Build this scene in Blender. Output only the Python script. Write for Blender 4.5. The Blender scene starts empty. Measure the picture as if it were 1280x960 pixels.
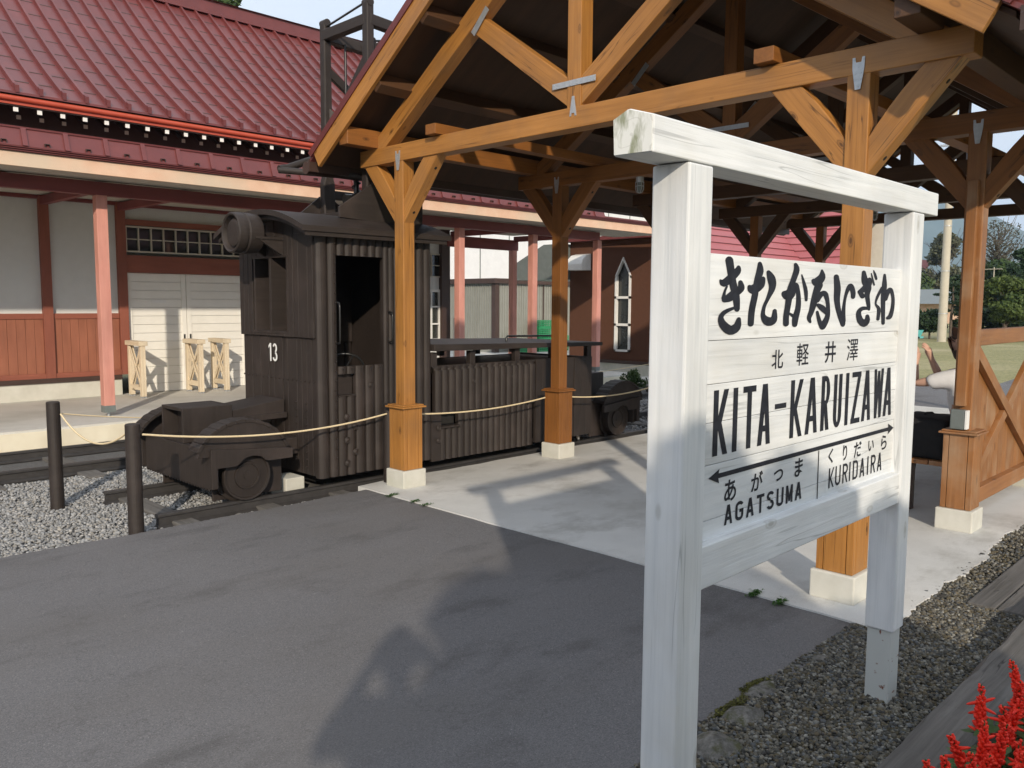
import bpy, bmesh, math, random
import numpy as np
from mathutils import Matrix, Vector
random.seed(7)
RNG = np.random.default_rng(11)
SC = bpy.context.scene
COL = SC.collection
R = math.radians

# ------------------------------------------------------------------ camera
cam_d = bpy.data.cameras.new('camera'); cam = bpy.data.objects.new('camera', cam_d); COL.objects.link(cam)
PITCH, ROLL, YAW = 0.09690, 0.00556, 0.78063
fw = Vector((math.cos(YAW)*math.cos(PITCH), math.sin(YAW)*math.cos(PITCH), -math.sin(PITCH)))
rt = Vector((math.sin(YAW), -math.cos(YAW), 0)); up = rt.cross(fw)
r2 = rt*math.cos(ROLL)+up*math.sin(ROLL); u2 = -rt*math.sin(ROLL)+up*math.cos(ROLL)
cam.matrix_world = Matrix(((r2.x, u2.x, -fw.x, 0), (r2.y, u2.y, -fw.y, 0), (r2.z, u2.z, -fw.z, 1.6), (0, 0, 0, 1)))
cam_d.sensor_width = 36; cam_d.lens = 1040.44/1280*36; cam_d.clip_end = 9000; cam_d.clip_start = .05
SC.camera = cam

# ------------------------------------------------------------------ sun, sky, exposure
SUN_ELEV = R(22.0); SUN_AZ = R(52.0)           # direction the light travels, from +X towards +Y
ld = Vector((math.cos(SUN_AZ)*math.cos(SUN_ELEV), math.sin(SUN_AZ)*math.cos(SUN_ELEV), -math.sin(SUN_ELEV)))
sun_d = bpy.data.lights.new('sun', 'SUN'); sun_d.energy = 3.35; sun_d.angle = R(0.9); sun_d.color = (1, .87, .70)
sun = bpy.data.objects.new('sun', sun_d); COL.objects.link(sun)
sun.rotation_euler = ld.to_track_quat('-Z', 'Y').to_euler()
W_ = bpy.data.worlds.new('World'); SC.world = W_; W_.use_nodes = True
nt = W_.node_tree; bg = nt.nodes['Background']
sky = nt.nodes.new('ShaderNodeTexSky'); sky.sky_type = 'NISHITA'; sky.sun_disc = False
sky.sun_elevation = SUN_ELEV; sky.sun_rotation = math.atan2(-ld.x, -ld.y)
sky.air_density = 1.0; sky.dust_density = 1.6; sky.ozone_density = 1.5
# thin high cloud veil: whitens the Nishita sky unevenly
tcw = nt.nodes.new('ShaderNodeTexCoord'); mpw = nt.nodes.new('ShaderNodeMapping'); mpw.inputs['Scale'].default_value = (1, 1, 3.2)
nzw = nt.nodes.new('ShaderNodeTexNoise'); nzw.inputs['Scale'].default_value = 2.2; nzw.inputs['Detail'].default_value = 5
mrw = nt.nodes.new('ShaderNodeMapRange'); mrw.inputs[1].default_value = .3; mrw.inputs[2].default_value = .7; mrw.inputs[3].default_value = .70; mrw.inputs[4].default_value = .95
mxw = nt.nodes.new('ShaderNodeMix'); mxw.data_type = 'RGBA'; mxw.inputs[7].default_value = (4.75, 4.95, 5.25, 1)
nt.links.new(tcw.outputs['Generated'], mpw.inputs[0]); nt.links.new(mpw.outputs[0], nzw.inputs[0]); nt.links.new(nzw.outputs[0], mrw.inputs[0]); nt.links.new(mrw.outputs[0], mxw.inputs[0])
nt.links.new(sky.outputs[0], mxw.inputs[6]); nt.links.new(mxw.outputs[2], bg.inputs[0]); bg.inputs[1].default_value = 0.148
SC.view_settings.view_transform = 'Standard'; SC.view_settings.look = 'None'
SC.view_settings.exposure = 0.62; SC.view_settings.gamma = 1; SC.view_settings.use_curve_mapping = False

# ------------------------------------------------------------------ object helpers
WM = {}
def _link(o, M, parent=None):
    COL.objects.link(o)
    WM[o.name] = M.copy()
    if parent is not None:
        o.parent = parent; o.matrix_local = WM[parent.name].inverted() @ M
    else:
        o.matrix_world = M
    return o
def tag(o, label=None, cat=None, group=None, kind=None):
    if label: o['label'] = label
    if cat: o['category'] = cat
    if group: o['group'] = group
    if kind: o['kind'] = kind
    return o
def thing(name, label, cat, loc=(0, 0, 0), group=None):
    o = bpy.data.objects.new(name, None); o.empty_display_size = .1
    _link(o, Matrix.Translation(loc)); return tag(o, label, cat, group)

class MB:
    """collects faces in world coordinates, builds ONE mesh object"""
    def __init__(s): s.v = []; s.f = []; s.sm = []
    def add(s, vs, fs, smooth=False):
        b = len(s.v); s.v += [tuple(v) for v in vs]
        s.f += [tuple(i+b for i in f) for f in fs]; s.sm += [smooth]*len(fs); return s
    def box(s, a, b):
        x0, x1 = sorted((a[0], b[0])); y0, y1 = sorted((a[1], b[1])); z0, z1 = sorted((a[2], b[2]))
        return s.add([(x0,y0,z0),(x1,y0,z0),(x1,y1,z0),(x0,y1,z0),(x0,y0,z1),(x1,y0,z1),(x1,y1,z1),(x0,y1,z1)],
                     [(0,3,2,1),(4,5,6,7),(0,1,5,4),(1,2,6,5),(2,3,7,6),(3,0,4,7)])
    def prism(s, pts, d):
        """planar polygon pts (3D), extruded by vector d"""
        d = Vector(d); P = [Vector(p) for p in pts]; n = len(P)
        nn = Vector((0, 0, 0))
        for i in range(n): nn += P[i].cross(P[(i+1) % n])
        if nn.dot(d) > 0: P.reverse()
        Q = [p+d for p in P]
        fs = [tuple(range(n)), tuple(range(2*n-1, n-1, -1))]
        for i in range(n):
            j = (i+1) % n; fs.append((i, i+n, j+n, j))
        return s.add(P+Q, fs)
    def quad(s, *p): return s.add(p, [tuple(range(len(p)))])
    def cyl(s, p, q, r, n=20, r2=None, caps=True):
        p = Vector(p); q = Vector(q); ax = (q-p).normalized(); r2 = r if r2 is None else r2
        t = Vector((0, 0, 1)) if abs(ax.z) < .9 else Vector((1, 0, 0))
        a = ax.cross(t).normalized(); b = ax.cross(a)
        vs = [p+(a*math.cos(2*math.pi*i/n)+b*math.sin(2*math.pi*i/n))*r for i in range(n)] + \
             [q+(a*math.cos(2*math.pi*i/n)+b*math.sin(2*math.pi*i/n))*r2 for i in range(n)]
        s.add(vs, [(i, (i+1) % n, (i+1) % n+n, i+n) for i in range(n)], True)
        if caps: s.add(vs, [tuple(range(n-1, -1, -1)), tuple(range(n, 2*n))])
        return s
    def lathe(s, p, ax, prof, n=28, smooth=False):
        """prof: (distance along ax, radius)"""
        p = Vector(p); ax = Vector(ax).normalized(); t = Vector((0, 0, 1)) if abs(ax.z) < .9 else Vector((1, 0, 0))
        a = ax.cross(t).normalized(); b = ax.cross(a); vs = []
        for d, r in prof:
            vs += [p+ax*d+(a*math.cos(2*math.pi*i/n)+b*math.sin(2*math.pi*i/n))*max(r, 1e-4) for i in range(n)]
        fs = []
        for k in range(len(prof)-1):
            for i in range(n):
                j = (i+1) % n; fs.append((k*n+i, k*n+j, (k+1)*n+j, (k+1)*n+i))
        return s.add(vs, fs, smooth)
    def tube(s, pts, r, n=8):
        P = [Vector(p) for p in pts]; vs = []; fs = []; prev = None
        for i, p in enumerate(P):
            d = (P[min(i+1, len(P)-1)]-P[max(i-1, 0)]).normalized()
            if prev is None:
                t = Vector((0, 0, 1)) if abs(d.z) < .9 else Vector((1, 0, 0)); a = d.cross(t).normalized()
            else: a = (prev-d*prev.dot(d)).normalized()
            prev = a; b = d.cross(a); rr = r[i] if isinstance(r, (list, tuple)) else r
            vs += [p+(a*math.cos(2*math.pi*k/n)+b*math.sin(2*math.pi*k/n))*rr for k in range(n)]
        for i in range(len(P)-1):
            for k in range(n):
                l = (k+1) % n; fs.append((i*n+k, i*n+l, (i+1)*n+l, (i+1)*n+k))
        s.add(vs, fs, True)
        m = (len(P)-1)*n
        return s.add([vs[k] for k in range(n)]+[vs[m+k] for k in range(n)], [tuple(range(n-1, -1, -1)), tuple(range(n, 2*n))])
    def build(s, name, mat, parent=None, origin=None, bevel=0, M=None):
        if M is None:
            if parent is not None: M = WM[parent.name].copy()
            else: M = Matrix.Translation(origin) if origin is not None else Matrix.Identity(4)
        if origin is not None and parent is not None: M = Matrix.Translation(origin)
        I = M.inverted(); me = bpy.data.meshes.new(name)
        me.from_pydata([tuple(I @ Vector(v)) for v in s.v], [], s.f)
        me.polygons.foreach_set('use_smooth', s.sm)
        me.materials.append(mat); me.update()
        o = bpy.data.objects.new(name, me); _link(o, M, parent)
        if bevel:
            bm = bmesh.new(); bm.from_mesh(me); bmesh.ops.remove_doubles(bm, verts=bm.verts, dist=1e-5); bm.to_mesh(me); bm.free()
            b = o.modifiers.new('bevel', 'BEVEL'); b.width = bevel; b.segments = 2; b.limit_method = 'ANGLE'; b.angle_limit = R(40)
            b.harden_normals = False
        return o
def frame(p, ex, n):
    ex = Vector(ex).normalized(); ez = Vector(n).normalized(); ez = (ez-ex*ez.dot(ex)).normalized(); ey = ez.cross(ex)
    return Matrix(((ex.x, ey.x, ez.x, p[0]), (ex.y, ey.y, ez.y, p[1]), (ex.z, ey.z, ez.z, p[2]), (0, 0, 0, 1)))
def beam(name, p, q, w, h, mat, parent=None, up=(0, 0, 1), bevel=.004):
    """squared timber from p to q (axis), w across, h along `up`; object X = grain"""
    p = Vector(p); q = Vector(q); ex = q-p; L = ex.length
    if abs(ex.normalized().dot(Vector(up))) > .95: up = (1, 0, 0)
    M = frame(p, ex, up); m = MB()
    m.box((0, -w/2, -h/2), (L, w/2, h/2)); m.v = [tuple(M @ Vector(v)) for v in m.v]
    return m.build(name, mat, parent, bevel=bevel, M=M)
def board(name, pts, d, grain, mat, parent=None, bevel=.004):
    """planar polygon extruded by d, object X along `grain`"""
    n = Vector(d)
    if abs(n.normalized().dot(Vector(grain).normalized())) > .95: n = Vector((0, 0, 1)) if abs(n.normalized().z) < .9 else Vector((1, 0, 0))
    M = frame(pts[0], grain, n); return MB().prism(pts, d).build(name, mat, parent, bevel=bevel, M=M)

# ------------------------------------------------------------------ materials
def mat_new(name):
    m = bpy.data.materials.new(name); m.use_nodes = True
    nt = m.node_tree; b = nt.nodes['Principled BSDF']; return m, nt, b
def N(nt, t, **kw):
    n = nt.nodes.new(t)
    for k, v in kw.items():
        if k in n.inputs: n.inputs[k].default_value = v
        else: setattr(n, k, v)
    return n
def ramp(nt, fac, stops):
    r = nt.nodes.new('ShaderNodeValToRGB'); e = r.color_ramp.elements
    while len(e) < len(stops): e.new(.5)
    for i, (p, c) in enumerate(stops): e[i].position = p; e[i].color = (*c, 1)
    nt.links.new(fac, r.inputs[0]); return r.outputs[0]
def mix(nt, fac, a, b, mode='MIX'):
    m = nt.nodes.new('ShaderNodeMix'); m.data_type = 'RGBA'; m.blend_type = mode
    if isinstance(fac, (int, float)): m.inputs[0].default_value = fac
    else: nt.links.new(fac, m.inputs[0])
    for i, c in ((6, a), (7, b)):
        if isinstance(c, tuple): m.inputs[i].default_value = (*c, 1)
        else: nt.links.new(c, m.inputs[i])
    return m.outputs[2]
def coords(nt, scale=(1, 1, 1), rnd=True, kind='Object'):
    tc = nt.nodes.new('ShaderNodeTexCoord'); mp = nt.nodes.new('ShaderNodeMapping'); mp.inputs['Scale'].default_value = scale
    nt.links.new(tc.outputs[kind], mp.inputs[0])
    if rnd:
        oi = nt.nodes.new('ShaderNodeObjectInfo'); mu = nt.nodes.new('ShaderNodeVectorMath'); mu.operation = 'SCALE'
        cx = nt.nodes.new('ShaderNodeCombineXYZ')
        for i in range(3): nt.links.new(oi.outputs['Random'], cx.inputs[i])
        nt.links.new(cx.outputs[0], mu.inputs[0]); mu.inputs['Scale'].default_value = 37.0
        nt.links.new(mu.outputs[0], mp.inputs['Location'])
    return mp.outputs[0]
def noise(nt, vec, scale, detail=4, rough=.55, out=0):
    n = N(nt, 'ShaderNodeTexNoise', Scale=scale, Detail=detail, Roughness=rough); nt.links.new(vec, n.inputs[0]); return n.outputs[out]
def bump(nt, b, h, strength=.3, dist=.01):
    n = N(nt, 'ShaderNodeBump', Strength=strength, Distance=dist); nt.links.new(h, n.inputs['Height']); nt.links.new(n.outputs[0], b.inputs['Normal'])
def wood(name, dark, mid, light, rough=.5, knots=True, grain=30, blotch=(1, 1, 1), bl_amt=0.0, bstr=.25, kcol=None, cracks=0.0):
    m, nt, b = mat_new(name)
    v = coords(nt, (1.2, grain, grain)); g = noise(nt, v, 1.6, 5, .6)
    c = ramp(nt, g, [(.3, dark), (.52, mid), (.75, light)])
    v2 = coords(nt, (1.5, 4, 4)); g2 = noise(nt, v2, 1.1, 3)
    c = mix(nt, .55, c, ramp(nt, g2, [(.3, tuple(x*.72 for x in mid)), (.7, tuple(min(1, x*1.2) for x in mid))]))
    if knots:
        v3 = coords(nt, (3.4, 8, 8)); vo = N(nt, 'ShaderNodeTexVoronoi', Scale=1.0); nt.links.new(v3, vo.inputs[0])
        k = ramp(nt, vo.outputs['Distance'], [(.05, (.95,)*3), (.08, (.3,)*3), (.11, (.6,)*3), (.14, (0, 0, 0))])
        c = mix(nt, k, c, kcol or tuple(x*.45 for x in dark))
    if bl_amt:
        v4 = coords(nt, (1, 1, 1)); c = mix(nt, ramp(nt, noise(nt, v4, 3, 4), [(.5, (0, 0, 0)), (.75, (bl_amt,)*3)]), c, blotch)
    if cracks:
        vc = coords(nt, (.7, 16, 16)); gc_ = noise(nt, vc, 1.3, 2, .5)
        ck = ramp(nt, gc_, [(.485, (0,)*3), (.5, (cracks,)*3), (.515, (0,)*3)]); gm = ramp(nt, noise(nt, coords(nt, (1.1, 3, 3)), 1.7, 2), [(.50, (0,)*3), (.60, (1,)*3)])
        ck = mix(nt, 1.0, ck, gm, 'MULTIPLY'); c = mix(nt, ck, c, tuple(x*.30 for x in dark))
    nt.links.new(c, b.inputs['Base Color']); b.inputs['Roughness'].default_value = rough
    bump(nt, b, g, bstr, .004); return m
def surf(name, c1, c2, scale=6, rough=.7, bstr=.1, bdist=.005, metal=0, fine=None, kind='Object', stretch=(1, 1, 1), rnd=False, spec=.5, c3=None):
    m, nt, b = mat_new(name); v = coords(nt, stretch, rnd, kind)
    g = noise(nt, v, scale, 6, .6); c = ramp(nt, g, [(.3, c1), (.7, c2)])
    if c3: c = mix(nt, ramp(nt, noise(nt, v, scale*.23, 4), [(.48, (0, 0, 0)), (.68, (1, 1, 1))]), c, c3)
    h = g
    if fine:
        g2 = noise(nt, v, fine, 2, .7); c = mix(nt, .5, c, ramp(nt, g2, [(.35, tuple(x*.7 for x in c1)), (.65, tuple(min(1, x*1.25) for x in c2))])); h = g2
    nt.links.new(c, b.inputs['Base Color']); b.inputs['Roughness'].default_value = rough; b.inputs['Metallic'].default_value = metal
    b.inputs['Specular IOR Level'].default_value = spec
    if bstr: bump(nt, b, h, bstr, bdist)
    return m
def attr_mat(name, rough=.8, fine=0, attr='Col', trans=0, gain=1.0):
    m, nt, b = mat_new(name); a = nt.nodes.new('ShaderNodeAttribute'); a.attribute_name = attr; c = a.outputs['Color']
    if fine:
        v = coords(nt, (1, 1, 1), False); c = mix(nt, .5, c, ramp(nt, noise(nt, v, fine, 3, .7), [(.3, (.25,)*3), (.7, (1.0,)*3)]), 'MULTIPLY')
    nt.links.new(c, b.inputs['Base Color']); b.inputs['Roughness'].default_value = rough
    b.inputs['Specular IOR Level'].default_value = .3
    if trans:
        t = nt.nodes.new('ShaderNodeBsdfTranslucent'); ms = nt.nodes.new('ShaderNodeMixShader'); ms.inputs[0].default_value = trans
        nt.links.new(c, t.inputs[0]); nt.links.new(b.outputs[0], ms.inputs[1]); nt.links.new(t.outputs[0], ms.inputs[2])
        nt.links.new(ms.outputs[0], nt.nodes['Material Output'].inputs[0])
    return m
M_ = {}
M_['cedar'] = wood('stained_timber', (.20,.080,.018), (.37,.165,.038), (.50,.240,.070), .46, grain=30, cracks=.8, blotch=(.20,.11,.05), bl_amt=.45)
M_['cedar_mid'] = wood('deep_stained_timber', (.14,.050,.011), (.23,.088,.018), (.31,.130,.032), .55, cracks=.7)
M_['cedar_dark'] = wood('dark_stained_timber', (.045,.021,.010), (.075,.034,.014), (.10,.048,.02), .6)  # dark brown purlins; on inner trusses the roof's shade is put into the colour
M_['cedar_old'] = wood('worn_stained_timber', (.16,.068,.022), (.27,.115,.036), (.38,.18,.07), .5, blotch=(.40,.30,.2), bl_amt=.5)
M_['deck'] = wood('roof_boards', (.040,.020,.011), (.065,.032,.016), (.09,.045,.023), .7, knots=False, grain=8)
M_['white'] = wood('white_painted_timber', (.50,.53,.55), (.68,.70,.71), (.77,.78,.78), .6, grain=34, knots=True, blotch=(.56,.53,.45), bl_amt=.35, bstr=.5, kcol=(.42,.42,.40), cracks=.45)
M_['loco'] = wood('dark_brown_timber', (.014,.0100,.0085), (.0235,.0170,.0142), (.037,.0280,.0235), .62, knots=False, grain=25, blotch=(.06,.045,.04), bl_amt=.5, bstr=.4)
M_['pale'] = wood('pale_timber', (.50,.40,.27), (.66,.56,.41), (.76,.68,.54), .6, grain=20)
M_['grey_wood'] = wood('grey_weathered_timber', (.045,.042,.038), (.12,.113,.105), (.21,.20,.185), .9, knots=False, cracks=.9, grain=34, bstr=.8)
M_['roof'] = surf('red_sheet_metal', (.125,.027,.026), (.165,.037,.034), 3, .42, .04, .004, 0, spec=.7, c3=(.115,.030,.030))
M_['flash'] = surf('red_flashing', (.105,.022,.022), (.135,.030,.028), 4, .45, .03)
M_['gutter'] = surf('vermilion_gutter', (.40,.065,.033), (.47,.085,.045), 4, .4, .02)
M_['plaster'] = surf('grey_white_plaster', (.58,.59,.58), (.66,.67,.66), 8, .9, .25, .004, fine=160)
M_['dado'] = wood('red_brown_boarding', (.20,.07,.04), (.29,.105,.06), (.35,.135,.08), .6, knots=False, grain=10)
M_['trim'] = wood('red_painted_trim', (.19,.058,.036), (.25,.078,.048), (.30,.10,.065), .6, knots=False, grain=10)
M_['beamred'] = wood('dark_red_painted_beam', (.155,.035,.032), (.20,.045,.042), (.24,.058,.053), .55, knots=False, grain=8)
M_['pillar'] = wood('salmon_painted_pillar', (.50,.20,.16), (.59,.27,.215), (.66,.34,.27), .55, knots=False, grain=14)
M_['cream'] = surf('cream_fascia_paint', (.66,.42,.29), (.74,.52,.38), 5, .6, .06, .004, c3=(.60,.48,.36))
M_['soffit'] = surf('soffit_board', (.50,.47,.40), (.56,.53,.46), 5, .8, .05)
M_['door'] = surf('cream_white_door_paint', (.74,.73,.68), (.80,.79,.74), 4, .55, .03, .003)
M_['black'] = surf('black_recess', (.012,.011,.010), (.016,.015,.014), 5, .9, 0)
M_['blackpaint'] = surf('black_ink_paint', (.008,.009,.014), (.022,.024,.034), 40, .65, .05, .001, stretch=(1,1,1), spec=.25)
M_['white_end'] = surf('white_rafter_end', (.75,.75,.72), (.8,.8,.78), 10, .6, 0)
M_['glass'] = surf('dark_glass', (.02,.022,.022), (.03,.033,.032), 2, .06, 0, spec=.8)
M_['concrete'] = surf('concrete', (.50,.49,.45), (.61,.60,.56), 5, .85, .2, .004, fine=130, c3=(.36,.35,.31))
M_['footing'] = surf('footing_concrete', (.50,.49,.43), (.60,.59,.53), 7, .85, .25, .004, c3=(.44,.45,.37))
M_['steel'] = surf('galvanised_steel', (.42,.44,.46), (.52,.54,.56), 30, .42, .05, metal=.6)
M_['rust_white'] = None
M_['rail'] = surf('painted_black_rail', (.030,.028,.028), (.050,.047,.046), 14, .55, .2, .003)
M_['brownstucco'] = surf('brown_stucco', (.078,.031,.016), (.105,.042,.022), 14, .95, .5, .008, fine=70)
M_['rope'] = surf('cream_rope', (.62,.50,.30), (.75,.63,.42), 90, .8, .3, .002)
M_['iron'] = surf('black_iron', (.012,.012,.012), (.02,.02,.02), 20, .3, 0)
M_['whitewall'] = surf('white_cladding', (.66,.67,.68), (.72,.73,.74), 3, .7, 0)
M_['shed'] = surf('grey_green_sheet', (.23,.235,.21), (.27,.275,.25), 3, .6, 0)
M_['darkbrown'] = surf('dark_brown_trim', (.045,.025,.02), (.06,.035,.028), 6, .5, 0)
M_['green'] = surf('green_plastic', (.01,.19,.07), (.015,.24,.09), 8, .4, 0)
M_['pole'] = surf('utility_pole_concrete', (.42,.39,.31), (.50,.46,.38), 2, .85, .05)
M_['grass'] = surf('lawn', (.16,.17,.06), (.30,.27,.13), .9, .95, .5, .05, fine=9, c3=(.46,.39,.25))
M_['soil'] = surf('dark_soil', (.02,.015,.01), (.045,.032,.022), 30, 1, .8, .02)
M_['bark'] = surf('bark', (.06,.045,.032), (.11,.085,.065), 12, .9, .6, .02)
M_['greybox'] = surf('grey_enamel', (.13,.15,.145), (.16,.18,.175), 9, .4, 0)
M_['whiteplastic'] = surf('white_plastic', (.72,.72,.70), (.78,.78,.76), 9, .4, 0)
M_['blackcloth'] = surf('black_cloth', (.008,.008,.009), (.014,.013,.014), 30, .9, .3)
M_['sand'] = surf('ballast_bed', (.10,.10,.10), (.20,.20,.20), 60, 1, .8, .02, fine=200)
M_['gravelbed'] = surf('dark_gravel_bed', (.05,.048,.043), (.12,.115,.10), 60, 1, .8, .02, fine=200)
def asphalt():
    m, nt, b = mat_new('asphalt'); v = coords(nt, (1, 1, 1), False)
    g = noise(nt, v, 190, 3, .8); c = ramp(nt, g, [(.3, (.092,.091,.095)), (.5, (.143,.141,.146)), (.72, (.215,.212,.217))])
    g2 = noise(nt, v, 1.1, 5, .6); c = mix(nt, ramp(nt, g2, [(.35, (0,)*3), (.7, (.5,)*3)]), c, (.175,.170,.172))
    vs = coords(nt, (.55, 1.25, 1), False); g3 = noise(nt, vs, 1.6, 6, .65); c = mix(nt, ramp(nt, g3, [(.53, (0,)*3), (.70, (.68,)*3)]), c, (.066,.063,.062))
    vo = N(nt, 'ShaderNodeTexVoronoi', Scale=230); nt.links.new(v, vo.inputs[0]); sp = nt.nodes.new('ShaderNodeSeparateColor'); nt.links.new(vo.outputs['Color'], sp.inputs[0])
    c = mix(nt, 1.0, c, ramp(nt, sp.outputs[0], [(.0, (.74,)*3), (.5, (.97,)*3), (.95, (1.08,)*3), (1.0, (1.55, 1.52, 1.48))]), 'MULTIPLY')
    g4 = noise(nt, coords(nt, (1, 1.6, 1), False), .8, 3, .5); c = mix(nt, ramp(nt, g4, [(.45, (0,)*3), (.65, (.35,)*3)]), c, (.12,.112,.105))
    gcr = noise(nt, coords(nt, (1, 1, 1), False), 1.9, 5, .6); c = mix(nt, ramp(nt, gcr, [(.497, (0,)*3), (.5, (.35,)*3), (.503, (0,)*3)]), c, (.05,.048,.047))
    nt.links.new(c, b.inputs['Base Color']); b.inputs['Roughness'].default_value = .82
    bump(nt, b, sp.outputs[0], .6, .004); return m
M_['asphalt'] = asphalt()
def slabmat():
    m, nt, b = mat_new('shelter_slab_concrete'); v = coords(nt, (1, 1, 1), False)
    g = noise(nt, v, 3, 6, .6); c = ramp(nt, g, [(.3, (.54,.54,.525)), (.7, (.66,.66,.64))])
    g2 = noise(nt, coords(nt, (.9, 1.3, 1), False), 1.15, 9, .72); c = mix(nt, ramp(nt, g2, [(.50, (0,)*3), (.64, (.85,)*3)]), c, (.30,.29,.265))
    g5 = noise(nt, coords(nt, (1.3, 1, 1), False), .7, 5, .65); c = mix(nt, ramp(nt, g5, [(.45, (0,)*3), (.62, (.45,)*3)]), c, (.44,.43,.40))
    g3 = noise(nt, v, 150, 2, .7); c = mix(nt, .35, c, ramp(nt, g3, [(.3, (.42,.42,.40)), (.7, (.74,.74,.71))]))
    nt.links.new(c, b.inputs['Base Color']); b.inputs['Roughness'].default_value = .8; bump(nt, b, g3, .25, .003); return m
M_['slab'] = slabmat()
def rusty():
    m, nt, b = mat_new('white_painted_steel_rust'); v = coords(nt, (1, 1, .45), False)
    c = mix(nt, ramp(nt, noise(nt, v, 26, 5, .6), [(.62, (0,)*3), (.67, (1,)*3)]), (.50,.52,.50), (.16,.05,.02))
    nt.links.new(c, b.inputs['Base Color']); b.inputs['Roughness'].default_value = .5; return m
M_['rust_white'] = rusty()
def mossy_end():
    m, nt, b = mat_new('white_paint_with_moss'); v = coords(nt, (1, 1, .35), False)
    c = mix(nt, ramp(nt, noise(nt, v, 26, 4, .6), [(.46, (0,)*3), (.62, (.85,)*3)]), (.70,.71,.68), (.20,.22,.12))
    v2 = coords(nt, (1, 1, 1), False); wv = N(nt, 'ShaderNodeTexWave', Scale=9, Distortion=9, Detail=3); wv.wave_type = 'RINGS'; nt.links.new(v2, wv.inputs[0])
    c = mix(nt, ramp(nt, wv.outputs[0], [(.0, (.30,)*3), (.04, (0,)*3)]), c, (.34,.34,.30))
    nt.links.new(c, b.inputs['Base Color']); b.inputs['Roughness'].default_value = .6; return m
M_['mossy'] = mossy_end()
# ------------------------------------------------------------------ ground
def sheet(name, pts, z, mat, thick=None):
    m = MB()
    if thick: m.prism([(x, y, z-thick) for x, y in pts], (0, 0, thick))
    else: m.add([(x, y, z) for x, y in pts], [tuple(range(len(pts)))])
    return tag(m.build(name, mat), kind='structure')
def jline(a, b, n, amp, seed=0):
    rn = random.Random(seed); out = []; L = math.hypot(b[0]-a[0], b[1]-a[1])
    for i in range(n):
        t = i/n; x = a[0]+(b[0]-a[0])*t; y = a[1]+(b[1]-a[1])*t
        nx, ny = -(b[1]-a[1])/L, (b[0]-a[0])/L
        u = t*L; k = amp*(.8*math.sin(u*2.3+seed)+.6*math.sin(u*5.1+seed*2)+.35*math.sin(u*13.7+seed)+rn.uniform(-.5, .5)) if 0 < i else 0
        out.append((x+nx*k, y+ny*k))
    return out
tag(MB().add([(-3000,-3000,-.12),(3500,-3000,-.12),(3500,3500,-.12),(-3000,3500,-.12)], [(0,1,2,3)]).build('ground', M_['grass']), kind='structure')
sheet('track_bed', [(-9,5.5),(13.6,5.5),(13.6,9.95),(-9,9.95)], -.075, M_['sand'])
sheet('gravel_bed', [(1.2,.9),(14,.9),(14,1.9),(1.2,1.9)], -.008, M_['gravelbed'])
# asphalt yard with a ragged edge
ap = [(-9,-7),(1.2,-7),(1.2,1.0),(1.75,1.12)] + jline((1.8,1.5),(2.75,1.63),30,.015,2) + jline((2.75,1.63),(4.13,1.52),50,.015,3) + [(4.13,1.52),(4.13,5.80)] + \
     jline((4.13,5.80),(1.2,5.79),120,.014,5) + jline((1.2,5.79),(-9,5.78),200,.014,6) + [(-9,5.78)]
sheet('asphalt_yard', ap, .004, M_['asphalt'], .1)
sp = [(4.10,5.93)] + jline((4.10,5.93),(4.10,1.50),30,.006,7) + [(4.08,1.46)] + jline((4.15,1.47),(6.9,1.53),60,.024,8) + jline((6.9,1.53),(12.75,1.5),90,.02,9) + [(12.75,1.5),(12.75,5.95)] + jline((12.75,5.95),(4.3,5.97),40,.012,10)
sheet('shelter_slab', sp, .014, M_['slab'], .12)
sheet('pavement', [(13.62,8.0),(19,8.2),(34,13.6),(34,40),(13.62,40)], .02, M_['concrete'])
sheet('access_road', [(14.0,-6),(19.3,-6),(19.3,7.9),(14.0,7.9)], -.02, M_['asphalt'])
sheet('kerb_strip', [(12.8,-6),(13.96,-6),(13.96,7.9),(12.8,7.9)], .0, M_['concrete'], .1)
sheet('side_path', [(19.5,3.0),(27,3.4),(27,5.5),(19.5,5.0)], -.04, M_['asphalt'])
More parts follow.
